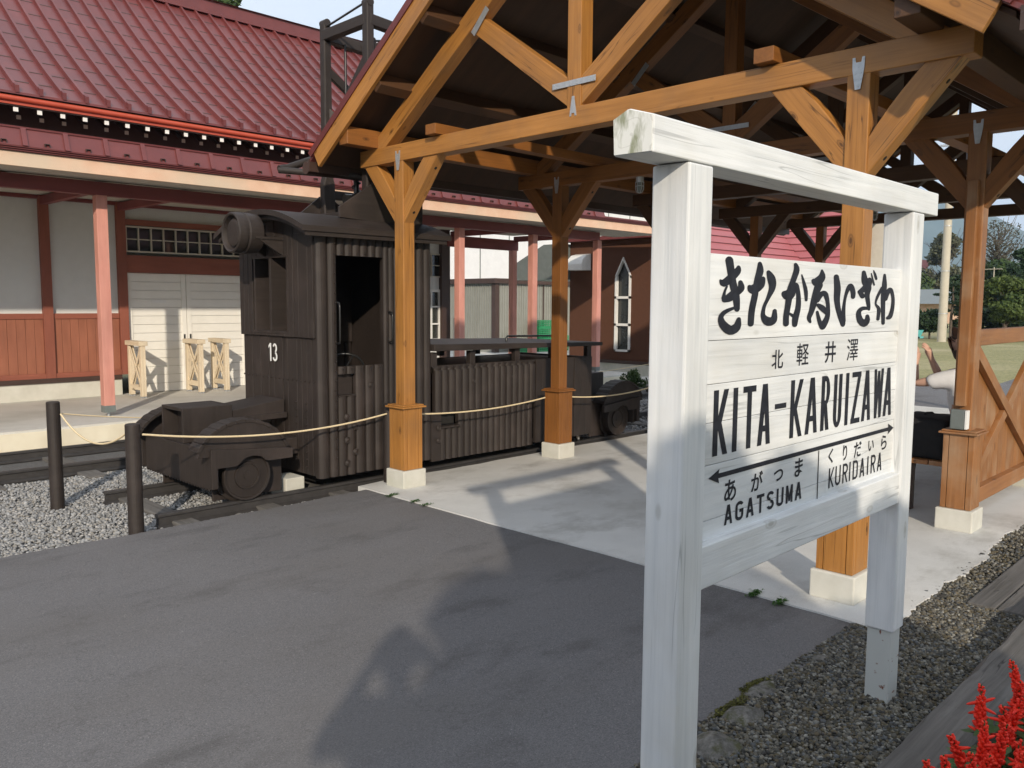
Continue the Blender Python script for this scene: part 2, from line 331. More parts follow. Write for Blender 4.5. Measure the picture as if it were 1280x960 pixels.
# stones: thousands of small individual pebbles, one mesh each bed
def stones(name, n, xr, yr, z, rr, cols, mat, mask=None, flat=.7, zj=.01):
    ph = (1+5**.5)/2
    iv = np.array([(-1,ph,0),(1,ph,0),(-1,-ph,0),(1,-ph,0),(0,-1,ph),(0,1,ph),(0,-1,-ph),(0,1,-ph),(ph,0,-1),(ph,0,1),(-ph,0,-1),(-ph,0,1)], float)/1.9
    fi = np.array([(0,11,5),(0,5,1),(0,1,7),(0,7,10),(0,10,11),(1,5,9),(5,11,4),(11,10,2),(10,7,6),(7,1,8),(3,9,4),(3,4,2),(3,2,6),(3,6,8),(3,8,9),(4,9,5),(2,4,11),(6,2,10),(8,6,7),(9,8,1)])
    x = RNG.uniform(*xr, n); y = RNG.uniform(*yr, n)
    if mask is not None: k = mask(x, y); x = x[k]; y = y[k]
    n = len(x); r = RNG.uniform(rr[0], rr[1], n)*RNG.choice([.75, 1, 1, 1.35], n)
    V = iv[None]*RNG.uniform(.72, 1.2, (n, 12, 1)); V = V*r[:, None, None]*np.stack([RNG.uniform(.8, 1.35, n), RNG.uniform(.7, 1.1, n), RNG.uniform(flat*.8, flat*1.2, n)], 1)[:, None]
    a = RNG.uniform(0, 6.28, n); b = RNG.uniform(-.5, .5, n); ca, sa, cb, sb = np.cos(a), np.sin(a), np.cos(b), np.sin(b)
    X, Y, Z = V[..., 0], V[..., 1], V[..., 2]
    X, Z = X*cb[:, None]-Z*sb[:, None], X*sb[:, None]+Z*cb[:, None]
    X, Y = X*ca[:, None]-Y*sa[:, None], X*sa[:, None]+Y*ca[:, None]
    V = np.stack([X+x[:, None], Y+y[:, None], Z+(z+RNG.uniform(-zj, zj, n)+r*.15)[:, None]], -1).reshape(-1, 3)
    F = (fi[None]+(np.arange(n)*12)[:, None, None]).reshape(-1, 3)
    cols = np.array(cols); ci = RNG.integers(0, len(cols), n); c = cols[ci]*RNG.uniform(.7, 1.2, (n, 1))*(.8 if 'fine' in name else 1)
    o = fast_mesh(name, V, F, np.repeat(c, 12, 0), mat); return tag(o, kind='stuff')
def fast_mesh(name, V, F, C, mat, parent=None):
    me = bpy.data.meshes.new(name); k = F.shape[1]
    me.vertices.add(len(V)); me.loops.add(len(F)*k); me.polygons.add(len(F))
    me.vertices.foreach_set('co', V.astype(np.float32).ravel()); me.loops.foreach_set('vertex_index', F.astype(np.int32).ravel())
    me.polygons.foreach_set('loop_start', np.arange(0, len(F)*k, k, dtype=np.int32)); me.update(calc_edges=True)
    if C is not None:
        at = me.color_attributes.new('Col', 'FLOAT_COLOR', 'POINT'); at.data.foreach_set('color', np.concatenate([C, np.ones((len(C), 1))], 1).astype(np.float32).ravel())
    me.materials.append(mat); o = bpy.data.objects.new(name, me)
    M = WM[parent.name] if parent is not None else Matrix.Identity(4)
    if parent is not None: me.transform(M.inverted())
    _link(o, M, parent); return o
M_['stone'] = attr_mat('stone', .85, 60)
BAL = [(.33,.335,.34),(.37,.37,.365),(.30,.305,.31),(.42,.415,.405),(.27,.275,.28),(.35,.335,.31),(.32,.33,.34)]
def m1(x, y):
    nr = (np.abs(y-6.08) > .07) | (x < 2.4); nf = (np.abs(y-7.12) > .07) | (x < 2.4); n2 = (np.abs(y-8.5) > .08)
    th = (np.random.default_rng(1).uniform(0, 1, len(x)) < 1)
    return nr & nf & n2 & th
stones('track_ballast', 44000, (-.4, 4.2), (5.74, 8.6), -.068, (.008, .0145), BAL, M_['stone'], m1)
stones('far_ballast', 5500, (7.2, 12.9), (6.0, 9.0), -.065, (.018, .03), BAL, M_['stone'])
DG = [(.16,.15,.125),(.21,.20,.17),(.10,.098,.085),(.26,.24,.19),(.14,.12,.075),(.16,.17,.175),(.075,.073,.068),(.34,.33,.29),(.18,.15,.10)]
def m2(x, y): return (y > 1.0) & (y < np.where(x < 4.1, 1.60, 1.50)+.03)
stones('fine_gravel', 42000, (1.85, 5.2), (.98, 1.66), .0, (.005, .0105), DG, M_['stone'], m2, zj=.006)
stones('fine_gravel', 14000, (5.2, 10.5), (.98, 1.55), .0, (.007, .0125), DG, M_['stone'], None, zj=.006)
def ballast_surface(): pass

# rails
def railmesh(x0, x1, y, zt, h=.11):
    prof = [(-.045,0),(.045,0),(.045,.012),(.008,.03),(.008,h-.03),(.026,h-.022),(.026,h-.004),(.02,h),(-.02,h),(-.026,h-.004),(-.026,h-.022),(-.008,h-.03),(-.008,.03),(-.045,.012)]
    m = MB(); m.prism([(x0, y+a, zt-h+b) for a, b in prof], (x1-x0, 0, 0)); return m
for (x0, x1, y, zt, lb, g) in ((2.43, 10.6, 6.09, .035, 'short black rail nearest the asphalt under the locomotive wheels', 'rails under the locomotive'),
                         (2.43, 10.6, 7.13, .035, 'black rail under the far side wheels of the locomotive', 'rails under the locomotive'),
                         (-9, 22, 8.55, .045, 'long black rail of the platform track on its ballast side', 'rails of the platform track'),
                         (-9, 22, 9.62, .045, 'long black rail running close beside the concrete platform', 'rails of the platform track')):
    tag(railmesh(x0, x1, y, zt).build('rail', M_['rail'], origin=(x0, y, zt)), lb, 'rail', g)
for k, x in enumerate([2.62, 3.30, 3.98, 7.9, 8.6, 9.3]):
    s = beam('sleeper', (x, 5.86, -.075), (x+.02*((k % 2)-.5), 7.42, -.075), .16, .08, M_['grey_wood'], bevel=.01)
    tag(s, 'weathered wooden sleeper under the short rails of the locomotive', 'sleeper', 'sleepers under the short rails')
for k in range(14):
    x = 1.05+.85*k
    s = beam('sleeper', (x, 8.2, -.082), (x, 9.85, -.082), .18, .08, M_['grey_wood'], bevel=.01)
    tag(s, 'weathered wooden sleeper under the platform track', 'sleeper', 'sleepers of the platform track')
# ------------------------------------------------------------------ timber shelter
SX = [4.43+1.99*i for i in range(5)]; YL, YR, YC = 5.68, 1.84, 3.76
ZT0, ZT1 = 2.775, 2.915
shel = thing('timber_shelter', 'open stained timber shelter with a red metal roof over the concrete slab', 'shelter', (8.4, 3.76, .014))
C_ = M_['cedar']
for i, x in enumerate(SX):
    C_ = M_['cedar'] if i == 0 else M_['cedar_mid'] if i == 1 else M_['cedar_dark']  # from the third truss on, the colour is darkened to carry the roof's shade
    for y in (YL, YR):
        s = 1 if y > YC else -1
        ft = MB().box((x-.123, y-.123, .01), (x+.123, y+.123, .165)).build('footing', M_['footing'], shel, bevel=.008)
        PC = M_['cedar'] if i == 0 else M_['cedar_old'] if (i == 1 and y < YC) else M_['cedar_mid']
        po = beam('post', (x, y, .16), (x, y, ZT0+.01), .12, .12, PC, shel, bevel=.006)
        # boxed foot: planks with shadow gaps, under a cap
        cs = MB().box((x-.09, y-.09, .166), (x+.09, y+.09, .695)).build('casing', M_['black'], po)
        cb = MB()
        for dx, dy in ((1,0),(-1,0),(0,1),(0,-1)):
            for a, b in ((-.100,-.064),(-.060,.060),(.064,.100)):
                if dx: cb.box((x+dx*.088, y+a, .167), (x+dx*.1005, y+b, .70))
                else: cb.box((x+a, y+dy*.088, .167), (x+b, y+dy*.1003, .70))
        M = frame((x, y, .167), (0, 0, 1), (1, 0, 0)); cb.build('casing_boards', PC, po, bevel=.002, M=M)
        cp = MB().box((x-.128, y-.128, .70), (x+.128, y+.128, .715)); cp.box((x-.112, y-.112, .715), (x+.112, y+.112, .728)); cp.build('casing_cap', PC, po, bevel=.005)
        # knee braces with a bowed inner edge
        for d in (-1, 1):
            pts = [(x-.05, y+d*.058, 2.265)]
            pts += [(x-.05, y+d*.50, 2.785), (x-.05, y+d*.325, 2.785)]
            for t in (.2, .4, .6, .8):
                yy = .325+(.058-.325)*t; zz = 2.785+(2.455-2.785)*t
                k = .008*math.sin(math.pi*t); pts.append((x-.05, y+d*(yy+k*.0-k), zz+k*1.0 if False else zz+k))
            pts.append((x-.05, y+d*.058, 2.455))
            br = board('knee_brace', pts, (.10, 0, 0), (0, d*.442, .52), C_, shel, bevel=.004)
            # counter-bored bolt holes on the outer face
            n = Vector((0, d*.52, -.442)).normalized()
            for t in (.16, .80):
                c = Vector((x, y+d*(.058+.442*t), 2.265+.52*t)); MB().cyl(c-n*.01, c+n*.0015, .013, 12).build('bolt_hole', M_['black'], br)
        if i in (0, 1):
            bk = MB(); bx = x-.0655
            bk.prism([(bx, y+.032, 2.86), (bx, y+.018, 2.86), (bx, y+.014, 2.835), (bx, y-.014, 2.835), (bx, y-.018, 2.86), (bx, y-.032, 2.86), (bx, y-.03, 2.80), (bx, y-.014, 2.70), (bx, y+.014, 2.70), (bx, y+.03, 2.80)], (-.003, 0, 0))
            for zz, yy in ((2.85, .024), (2.85, -.024), (2.81, 0), (2.78, .014), (2.78, -.014), (2.75, .012), (2.75, -.012), (2.715, 0)):
                bk.cyl((bx-.003, y+yy, zz), (bx-.006, y+yy, zz), .004, 8)
            bk.build('bracket', M_['steel'], po)
    # truss
    beam('tie_beam', (x, 6.22, (ZT0+ZT1)/2), (x, 1.30, (ZT0+ZT1)/2), .128, .14, C_, shel, bevel=.005)
    beam('king_post', (x, YC, ZT1-.01), (x, YC, 4.42), .12, .12, C_, shel, bevel=.005)
    for d in (1, -1):
        a = [(x-.06, YC+d*2.23, 2.905), (x-.06, YC+d*2.36, 2.905), (x-.06, YC+d*2.30, 2.945), (x-.06, YC+d*.05, 4.475), (x-.06, YC+d*.05, 4.305), (x-.06, YC+d*2.11, 2.905)]
        board('rafter', [a[1], a[3], a[4], a[5]], (.12, 0, 0), (0, d*2.25, -1.53), C_, shel, bevel=.005)
        board('strut', [(x-.05, YC+d*.058, 2.925), (x-.05, YC+d*.058, 3.115), (x-.05, YC+d*.92, 3.715), (x-.05, YC+d*1.04, 3.64)], (.10, 0, 0), (0, d*.86, .62), C_, shel, bevel=.004)
    if i in (0, 1, 2):
        st = MB(); bx = x-.0612; c = Vector((bx, YC, 3.075))
        st.box((bx, YC-.19, 3.055), (bx-.004, YC+.19, 3.093))
        for yy in (-.175,-.15,-.03,.03,.15,.175):
            for zz in (3.065, 3.083): st.cyl((bx-.004, YC+yy, zz), (bx-.007, YC+yy, zz), .004, 8)
        st.build('steel_strap', M_['steel'], shel)
        vb = MB(); bx = x-.0645
        vb.prism([(bx, YC+.01, 2.985), (bx, YC+.024, 2.90), (bx, YC+.03, 2.855), (bx, YC+.016, 2.855), (bx, YC+.012, 2.875), (bx, YC-.012, 2.875), (bx, YC-.016, 2.855), (bx, YC-.03, 2.855), (bx, YC-.024, 2.90), (bx, YC-.01, 2.985)], (-.0035, 0, 0))
        vb.build('bracket', M_['steel'], shel)
        sr = MB(); q = Vector((x-.062, YC+.93, 3.66)); e = Vector((0, .62, -.60)).normalized(); f = Vector((0, .6, .62)).normalized()
        sr.prism([q-e*.13+f*.03, q+e*.09+f*.03, q+e*.09-f*.02, q-e*.13-f*.02], (-.004, 0, 0)); sr.build('steel_strap', M_['steel'], shel)
C_ = M_['cedar']
X0, X1 = 4.05, 12.95
for y, z, nm in ((YC+2.26, 2.985, 'eave_beam'), (YC-2.26, 2.985, 'eave_beam')):
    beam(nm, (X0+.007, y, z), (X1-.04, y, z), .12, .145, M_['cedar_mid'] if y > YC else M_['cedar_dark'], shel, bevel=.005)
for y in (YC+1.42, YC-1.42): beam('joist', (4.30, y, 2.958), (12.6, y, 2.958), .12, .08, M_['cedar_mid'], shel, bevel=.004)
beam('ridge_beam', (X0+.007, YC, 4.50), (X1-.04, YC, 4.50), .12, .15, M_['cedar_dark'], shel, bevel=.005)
SL = .68
for d in (1, -1):
    for k in (.62, 1.22, 1.80):
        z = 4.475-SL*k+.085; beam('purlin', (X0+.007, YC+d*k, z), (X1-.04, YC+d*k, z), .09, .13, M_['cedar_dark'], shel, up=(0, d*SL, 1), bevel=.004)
    zb = lambda k: 4.645-SL*k
    E0 = 2.70
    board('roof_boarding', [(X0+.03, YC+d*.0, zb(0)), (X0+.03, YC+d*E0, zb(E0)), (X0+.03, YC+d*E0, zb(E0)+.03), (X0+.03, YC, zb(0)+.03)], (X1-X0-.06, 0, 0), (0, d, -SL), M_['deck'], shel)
    rp = MB(); rp.prism([(X0-.02, YC, zb(0)+.034), (X0-.02, YC+d*(E0+.05), zb(E0+.05)+.034), (X0-.02, YC+d*(E0+.05), zb(E0+.05)+.06), (X0-.02, YC, zb(0)+.06)], (X1-X0+.04, 0, 0)); rp.build('roof_sheet', M_['roof'], shel)
    seam = MB()
    for q in range(30):
        xs = X0+.02+q*.31
        if xs < X1: seam.prism([(xs, YC, zb(0)+.06), (xs, YC+d*(E0+.05), zb(E0+.05)+.06), (xs, YC+d*(E0+.05), zb(E0+.05)+.085), (xs, YC, zb(0)+.085)], (.02, 0, 0))
    seam.build('roof_seams', M_['roof'], shel)
    fl = MB(); fl.box((X0-.03, YC+d*(E0+.03), zb(E0)-.07), (X1+.03, YC+d*(E0+.055), zb(E0)+.03)); fl.build('eave_board', M_['darkbrown'], shel)
    gt = MB(); gt.cyl((X0-.01, YC+d*(E0+.12), zb(E0)-.03), (X1, YC+d*(E0+.12), zb(E0)-.03), .055, 16); gt.build('gutter', M_['darkbrown'], shel)
    for xx in (X0-.03, X1-.01):
        # barge board: bottom end cut square to the ground
        zt = lambda k: 4.695-SL*k; zl = lambda k: 4.52-SL*k
        board('barge_board', [(xx, YC, zt(0)), (xx, YC+d*2.66, zt(2.66)), (xx, YC+d*2.585, zl(2.585)), (xx, YC, zl(0))], (.035, 0, 0), (0, d, -SL), C_, shel, bevel=.003)
        ex = -.012 if xx < X0 else .012
        b2 = MB(); b2.prism([(xx+ex, YC, zt(0)+.055), (xx+ex, YC+d*2.73, zt(2.73)+.055), (xx+ex, YC+d*2.69, zt(2.69)-.012), (xx+ex, YC, zt(0)-.012)], (.055 if ex < 0 else .03, 0, 0)); b2.build('barge_flashing', M_['flash'], shel)
    for x in SX[:-1]:
        pass
# side panel between the right-hand posts: boards with an open triangle under the top rail, and a saltire
def panel(xa, xb, y):
    z0, z1, r0, r1 = .26, 1.31, .15, 1.43
    beam('top_rail', (xa, y, 1.372), (xb, y, 1.372), .07, .115, M_['cedar_old'], shel, bevel=.005)
    beam('bottom_rail', (xa, y, .205), (xb, y, .205), .085, .115, M_['cedar_old'], shel, bevel=.005)
    xm, zm = (xa+xb)/2, (z0+z1)/2; n = 15
    for k in range(n):
        a = xa+(xb-xa)*k/n; b = xa+(xb-xa)*(k+1)/n-.003
        zt = lambda x: zm+(z1-zm)*abs(x-xm)/((xb-xa)/2)
        board('panel_board', [(a, y+.012, z0), (b, y+.012, z0), (b, y+.012, zt(b)), (a, y+.012, zt(a))], (0, .014, 0), (0, 0, 1), M_['cedar_old'], shel, bevel=.001)
    for (za, zb) in ((z1, z0), (z0, z1)):
        L = Vector((xb-xa, 0, zb-za)); yy = y-.012 if za > zb else y-.005
        beam('cross_brace', Vector((xa+.02, yy, za)), Vector((xb-.02, yy, zb)), .044 if za > zb else .040, .085, M_['cedar_old'], shel, bevel=.003)
panel(SX[1]+.06, SX[2]-.06, YR); panel(SX[2]+.06, SX[3]-.06, YR)

cv = MB(); cv.box((SX[1]-.105, YR-.03, .90), (SX[1]-.0605, YR+.035, 2.45)); cv.build('conduit_cover', M_['cedar_old'], shel, bevel=.003, M=frame((SX[1]-.1, YR, .9), (0, 0, 1), (-1, 0, 0)))
# caged bulkhead lamps hung from the tie beams
def lamp(x, y, label):
    t = thing('caged_lamp', label, 'lamp', (x, y, ZT0), 'caged lamps under the shelter beams')
    MB().cyl((x, y, ZT0), (x, y, ZT0-.05), .036, 16).build('lamp_base', M_['steel'], t)
    MB().lathe((x, y, ZT0-.05), (0, 0, -1), [(0,.028),(.05,.03),(.085,.024),(.10,.001)], 16).build('lamp_glass', M_['greybox'], t)
    c = MB()
    for k in range(6):
        a = k*math.pi/3; pts = [(x+.038*math.cos(a), y+.038*math.sin(a), ZT0-.045), (x+.038*math.cos(a), y+.038*math.sin(a), ZT0-.11), (x+.025*math.cos(a), y+.025*math.sin(a), ZT0-.14), (x, y, ZT0-.148)]
        c.tube(pts, .003, 6)
    c.tube([(x+.039*math.cos(a), y+.039*math.sin(a), ZT0-.085) for a in [k*math.pi/8 for k in range(17)]], .003, 6)
    c.build('cage', M_['steel'], t)
lamp(SX[1]+.02, 4.72, 'caged glass lamp under the beam beside the white sign beam end')
lamp(SX[3], 3.76+.35, 'caged glass lamp under the third beam, seen below the white beam of the sign')
lamp(SX[2], 2.35, 'caged glass lamp hanging right of the second post on the panel side')
# switch box on the post cap
t = thing('switch_box', 'small grey switch box standing on the cap of the right-hand post casing', 'switch box', (SX[1]-.09, YR, .728))
MB().box((SX[1]-.115, YR-.035, .735), (SX[1]-.062, YR+.06, .875)).build('box_cover', M_['greybox'], t, bevel=.008)
MB().box((SX[1]-.118, YR-.052, .74), (SX[1]-.064, YR-.036, .872)).build('back_plate', M_['whiteplastic'], t, bevel=.002)

# ------------------------------------------------------------------ station name sign
sg = thing('station_sign', 'large white wooden station name sign with black brush lettering, standing in the gravel', 'sign', (2.63, 1.23, 0))
Wt = M_['white']
def spost(x0):
    p = beam('post', (x0+.056, 1.2285, .30), (x0+.056, 1.2285, 1.953), .113, .112, Wt, sg, up=(1, 0, 0), bevel=.006)
    MB().box((x0+.008, 1.181, -.09), (x0+.104, 1.276, .30)).build('steel_base', M_['rust_white'], p, bevel=.004)
spost(1.806); spost(3.343)
tb = board('top_beam', [(1.65, 1.172, 1.955), (1.65, 1.172, 2.043), (1.65, 1.245, 2.066), (1.65, 1.292, 2.046), (1.65, 1.288, 1.957)], (1.95, 0, 0), (1, 0, 0), Wt, sg, bevel=.004)
MB().prism([(1.6495, 1.175, 1.958), (1.6495, 1.175, 2.041), (1.6495, 1.245, 2.063), (1.6495, 1.289, 2.044), (1.6495, 1.285, 1.96)], (-.003, 0, 0)).build('beam_end', M_['mossy'], tb, origin=(1.65, 1.23, 2))
rl = beam('bottom_rail', (1.912, 1.208, .887), (3.349, 1.208, .887), .062, .121, Wt, sg, bevel=.004)
zs = [.945, 1.0, 1.156, 1.274, 1.381, 1.501, 1.737]
for a, b in zip(zs[:-1], zs[1:]):
    beam('name_board', (1.916, 1.2225, (a+b)/2), (3.346, 1.2225, (a+b)/2), .025, b-a-.0016, Wt, sg, bevel=.0012)
YB = 1.2098
KANA = [[(2.072,1.72,0.022,0.012),(2.082,1.692,0.021,0.011),(2.094,1.659,0.021,0.011),(2.113,1.623,0.021,0.011),(2.121,1.588,0.016,0.009)],[(2.028,1.665,0.006,0.003),(2.047,1.658,0.019,0.01),(2.088,1.676,0.022,0.011),(2.117,1.693,0.019,0.01),(2.122,1.703,0.011,0.006)],[(2.052,1.612,0.015,0.007),(2.081,1.62,0.022,0.012),(2.112,1.634,0.022,0.012),(2.139,1.646,0.02,0.01),(2.135,1.661,0.013,0.007)],[(2.062,1.649,0.006,0.003),(2.051,1.634,0.007,0.003),(2.046,1.617,0.011,0.006)],[(2.104,1.59,0.008,0.004),(2.056,1.579,0.012,0.006),(2.035,1.564,0.014,0.007),(2.048,1.544,0.021,0.011),(2.086,1.528,0.025,0.013),(2.121,1.536,0.023,0.012),(2.131,1.557,0.013,0.007)],[(2.243,1.717,0.013,0.007),(2.245,1.696,0.022,0.011),(2.229,1.668,0.018,0.008),(2.22,1.627,0.019,0.009),(2.205,1.584,0.019,0.009),(2.201,1.544,0.018,0.008)],[(2.187,1.65,0.012,0.006),(2.207,1.643,0.027,0.013),(2.247,1.657,0.027,0.013),(2.264,1.674,0.015,0.008)],[(2.296,1.694,0.013,0.007),(2.315,1.676,0.026,0.012),(2.322,1.651,0.021,0.01),(2.298,1.619,0.012,0.006),(2.276,1.593,0.011,0.005),(2.272,1.566,0.015,0.008),(2.303,1.55,0.028,0.013),(2.337,1.555,0.022,0.011),(2.342,1.581,0.013,0.006)],[(2.466,1.724,0.012,0.005),(2.474,1.707,0.02,0.009),(2.453,1.673,0.019,0.008),(2.436,1.642,0.023,0.011),(2.426,1.602,0.02,0.009),(2.416,1.565,0.019,0.009),(2.417,1.542,0.019,0.009)],[(2.401,1.632,0.02,0.01),(2.43,1.63,0.037,0.016),(2.461,1.651,0.021,0.01),(2.478,1.659,0.016,0.008),(2.494,1.627,0.016,0.008),(2.494,1.59,0.019,0.008),(2.479,1.558,0.022,0.01),(2.476,1.538,0.018,0.008)],[(2.438,1.573,0.008,0.003),(2.469,1.563,0.012,0.006)],[(2.511,1.693,0.005,0.002),(2.528,1.668,0.011,0.005),(2.543,1.643,0.014,0.007),(2.548,1.615,0.01,0.004)],[(2.654,1.711,0.009,0.004),(2.655,1.69,0.027,0.012),(2.62,1.673,0.031,0.014),(2.598,1.676,0.019,0.008)],[(2.635,1.664,0.03,0.013),(2.616,1.638,0.025,0.011),(2.604,1.609,0.025,0.011),(2.589,1.58,0.02,0.009),(2.573,1.558,0.016,0.007),(2.583,1.545,0.009,0.004)],[(2.629,1.615,0.016,0.008),(2.656,1.635,0.02,0.008),(2.686,1.635,0.02,0.008),(2.707,1.603,0.015,0.006),(2.708,1.563,0.019,0.008),(2.684,1.537,0.025,0.01),(2.67,1.526,0.017,0.007),(2.646,1.551,0.015,0.006),(2.63,1.577,0.01,0.004)],[(2.634,1.599,0.012,0.006),(2.664,1.59,0.023,0.009),(2.697,1.576,0.017,0.008)],[(2.765,1.693,0.021,0.009),(2.777,1.657,0.027,0.011),(2.777,1.616,0.024,0.011),(2.797,1.576,0.021,0.009),(2.828,1.543,0.023,0.01),(2.833,1.532,0.017,0.007)],[(2.84,1.545,0.015,0.006),(2.833,1.576,0.016,0.007),(2.839,1.617,0.012,0.005),(2.858,1.651,0.016,0.007),(2.883,1.665,0.022,0.009),(2.904,1.645,0.022,0.009),(2.906,1.628,0.018,0.007)],[(2.99,1.715,0.018,0.007),(3.003,1.685,0.031,0.013),(3.032,1.664,0.032,0.013),(3.028,1.636,0.023,0.009),(3.044,1.6,0.018,0.007),(3.05,1.584,0.011,0.004)],[(2.963,1.646,0.02,0.007),(2.987,1.632,0.023,0.009)],[(2.963,1.646,0.021,0.008),(2.997,1.657,0.027,0.01),(3.035,1.675,0.03,0.012),(3.042,1.691,0.018,0.008)],[(3.05,1.588,0.012,0.005),(2.992,1.588,0.017,0.007),(2.96,1.574,0.021,0.008),(2.975,1.547,0.028,0.011),(3.011,1.535,0.032,0.013),(3.038,1.546,0.025,0.011),(3.037,1.561,0.016,0.006)],[(3.056,1.713,0.005,0.002),(3.072,1.69,0.008,0.004),(3.085,1.674,0.008,0.004)],[(3.075,1.725,0.004,0.001),(3.089,1.711,0.011,0.004),(3.102,1.696,0.011,0.005)],[(3.181,1.711,0.013,0.005),(3.183,1.671,0.025,0.009),(3.177,1.626,0.023,0.009),(3.183,1.571,0.02,0.007),(3.188,1.533,0.017,0.006)],[(3.161,1.663,0.014,0.006),(3.122,1.63,0.013,0.005),(3.109,1.604,0.009,0.004),(3.14,1.586,0.017,0.006),(3.137,1.549,0.016,0.006)],[(3.194,1.625,0.027,0.01),(3.218,1.649,0.023,0.009),(3.246,1.658,0.02,0.007),(3.272,1.627,0.017,0.007),(3.271,1.589,0.019,0.008),(3.253,1.559,0.022,0.009),(3.227,1.552,0.016,0.006)]]
def ellip(x, z, rx, rz, n=14): return [(x+rx*math.cos(2*math.pi*i/n), z+rz*math.sin(2*math.pi*i/n)) for i in range(n)]
def hull(P):
    P = sorted(set(P))
    def half(pts):
        h = []
        for p in pts:
            while len(h) > 1 and (h[-1][0]-h[-2][0])*(p[1]-h[-2][1])-(h[-1][1]-h[-2][1])*(p[0]-h[-2][0]) <= 0: h.pop()
            h.append(p)
        return h
    a = half(P); b = half(P[::-1]); return a[:-1]+b[:-1]
def crm(P, k=4):
    out = []
    for i in range(len(P)-1):
        p0, p1, p2, p3 = P[max(i-1, 0)], P[i], P[i+1], P[min(i+2, len(P)-1)]
        for j in range(k):
            t = j/k; out.append(tuple(.5*((2*b)+(-a+c)*t+(2*a-5*b+4*c-d)*t*t+(-a+3*b-3*c+d)*t**3) for a, b, c, d in zip(p0, p1, p2, p3)))
    return out+[P[-1]]
def strokes(name, lst, parent):
    m = MB(); k = 0
    for st in lst:
        P = crm(st)
        for a, b in zip(P[:-1], P[1:]):
            h = hull(ellip(*a)+ellip(*b)); k += 1
            y = YB-.0006-k*.000012; m.add([(x, y, z) for x, z in h], [tuple(range(len(h)))])
    return m.build(name, M_['blackpaint'], parent)
nb = [o for o in shel.children][0:0]
GL = [5, 4, 3, 4, 2, 6, 3]; q0 = 0
for n_ in GL: strokes('kana_lettering', KANA[q0:q0+n_], sg); q0 += n_
def textobj(name, body, x0, x1, z0, z1, off=0.0, parent=sg, mat=None, M=None, y=None):
    c = bpy.data.curves.new(name, 'FONT'); c.body = body; c.offset = off; c.fill_mode = 'BOTH'
    o = bpy.data.objects.new('tmp', c); COL.objects.link(o); dg = bpy.context.evaluated_depsgraph_get()
    me = bpy.data.meshes.new_from_object(o.evaluated_get(dg)); bpy.data.objects.remove(o)
    v = np.zeros(len(me.vertices)*3); me.vertices.foreach_get('co', v); v = v.reshape(-1, 3)
    mn, mx = v.min(0), v.max(0); w = np.zeros_like(v)
    sx = (x1-x0)/max(mx[0]-mn[0], 1e-6); sz = (z1-z0)/max(mx[1]-mn[1], 1e-6)
    u = (v[:, 0]-mn[0])*sx; t = (v[:, 1]-mn[1])*sz
    return me, u, t
def word(name, items, parent, y=YB-.0009, mat=None):
    """items: (text, x0, x1, z0, z1, offset) on the board; joined into one mesh"""
    for k, it in enumerate(items):
        m = MB(); me, u, t = textobj('t', it[0], it[1], it[2], it[3], it[4], it[5])
        m.add([(it[1]+a, y-k*1e-5, it[3]+b) for a, b in zip(u, t)], [tuple(p.vertices) for p in me.polygons]); bpy.data.meshes.remove(me)
        m.build(name, mat or M_['blackpaint'], parent)
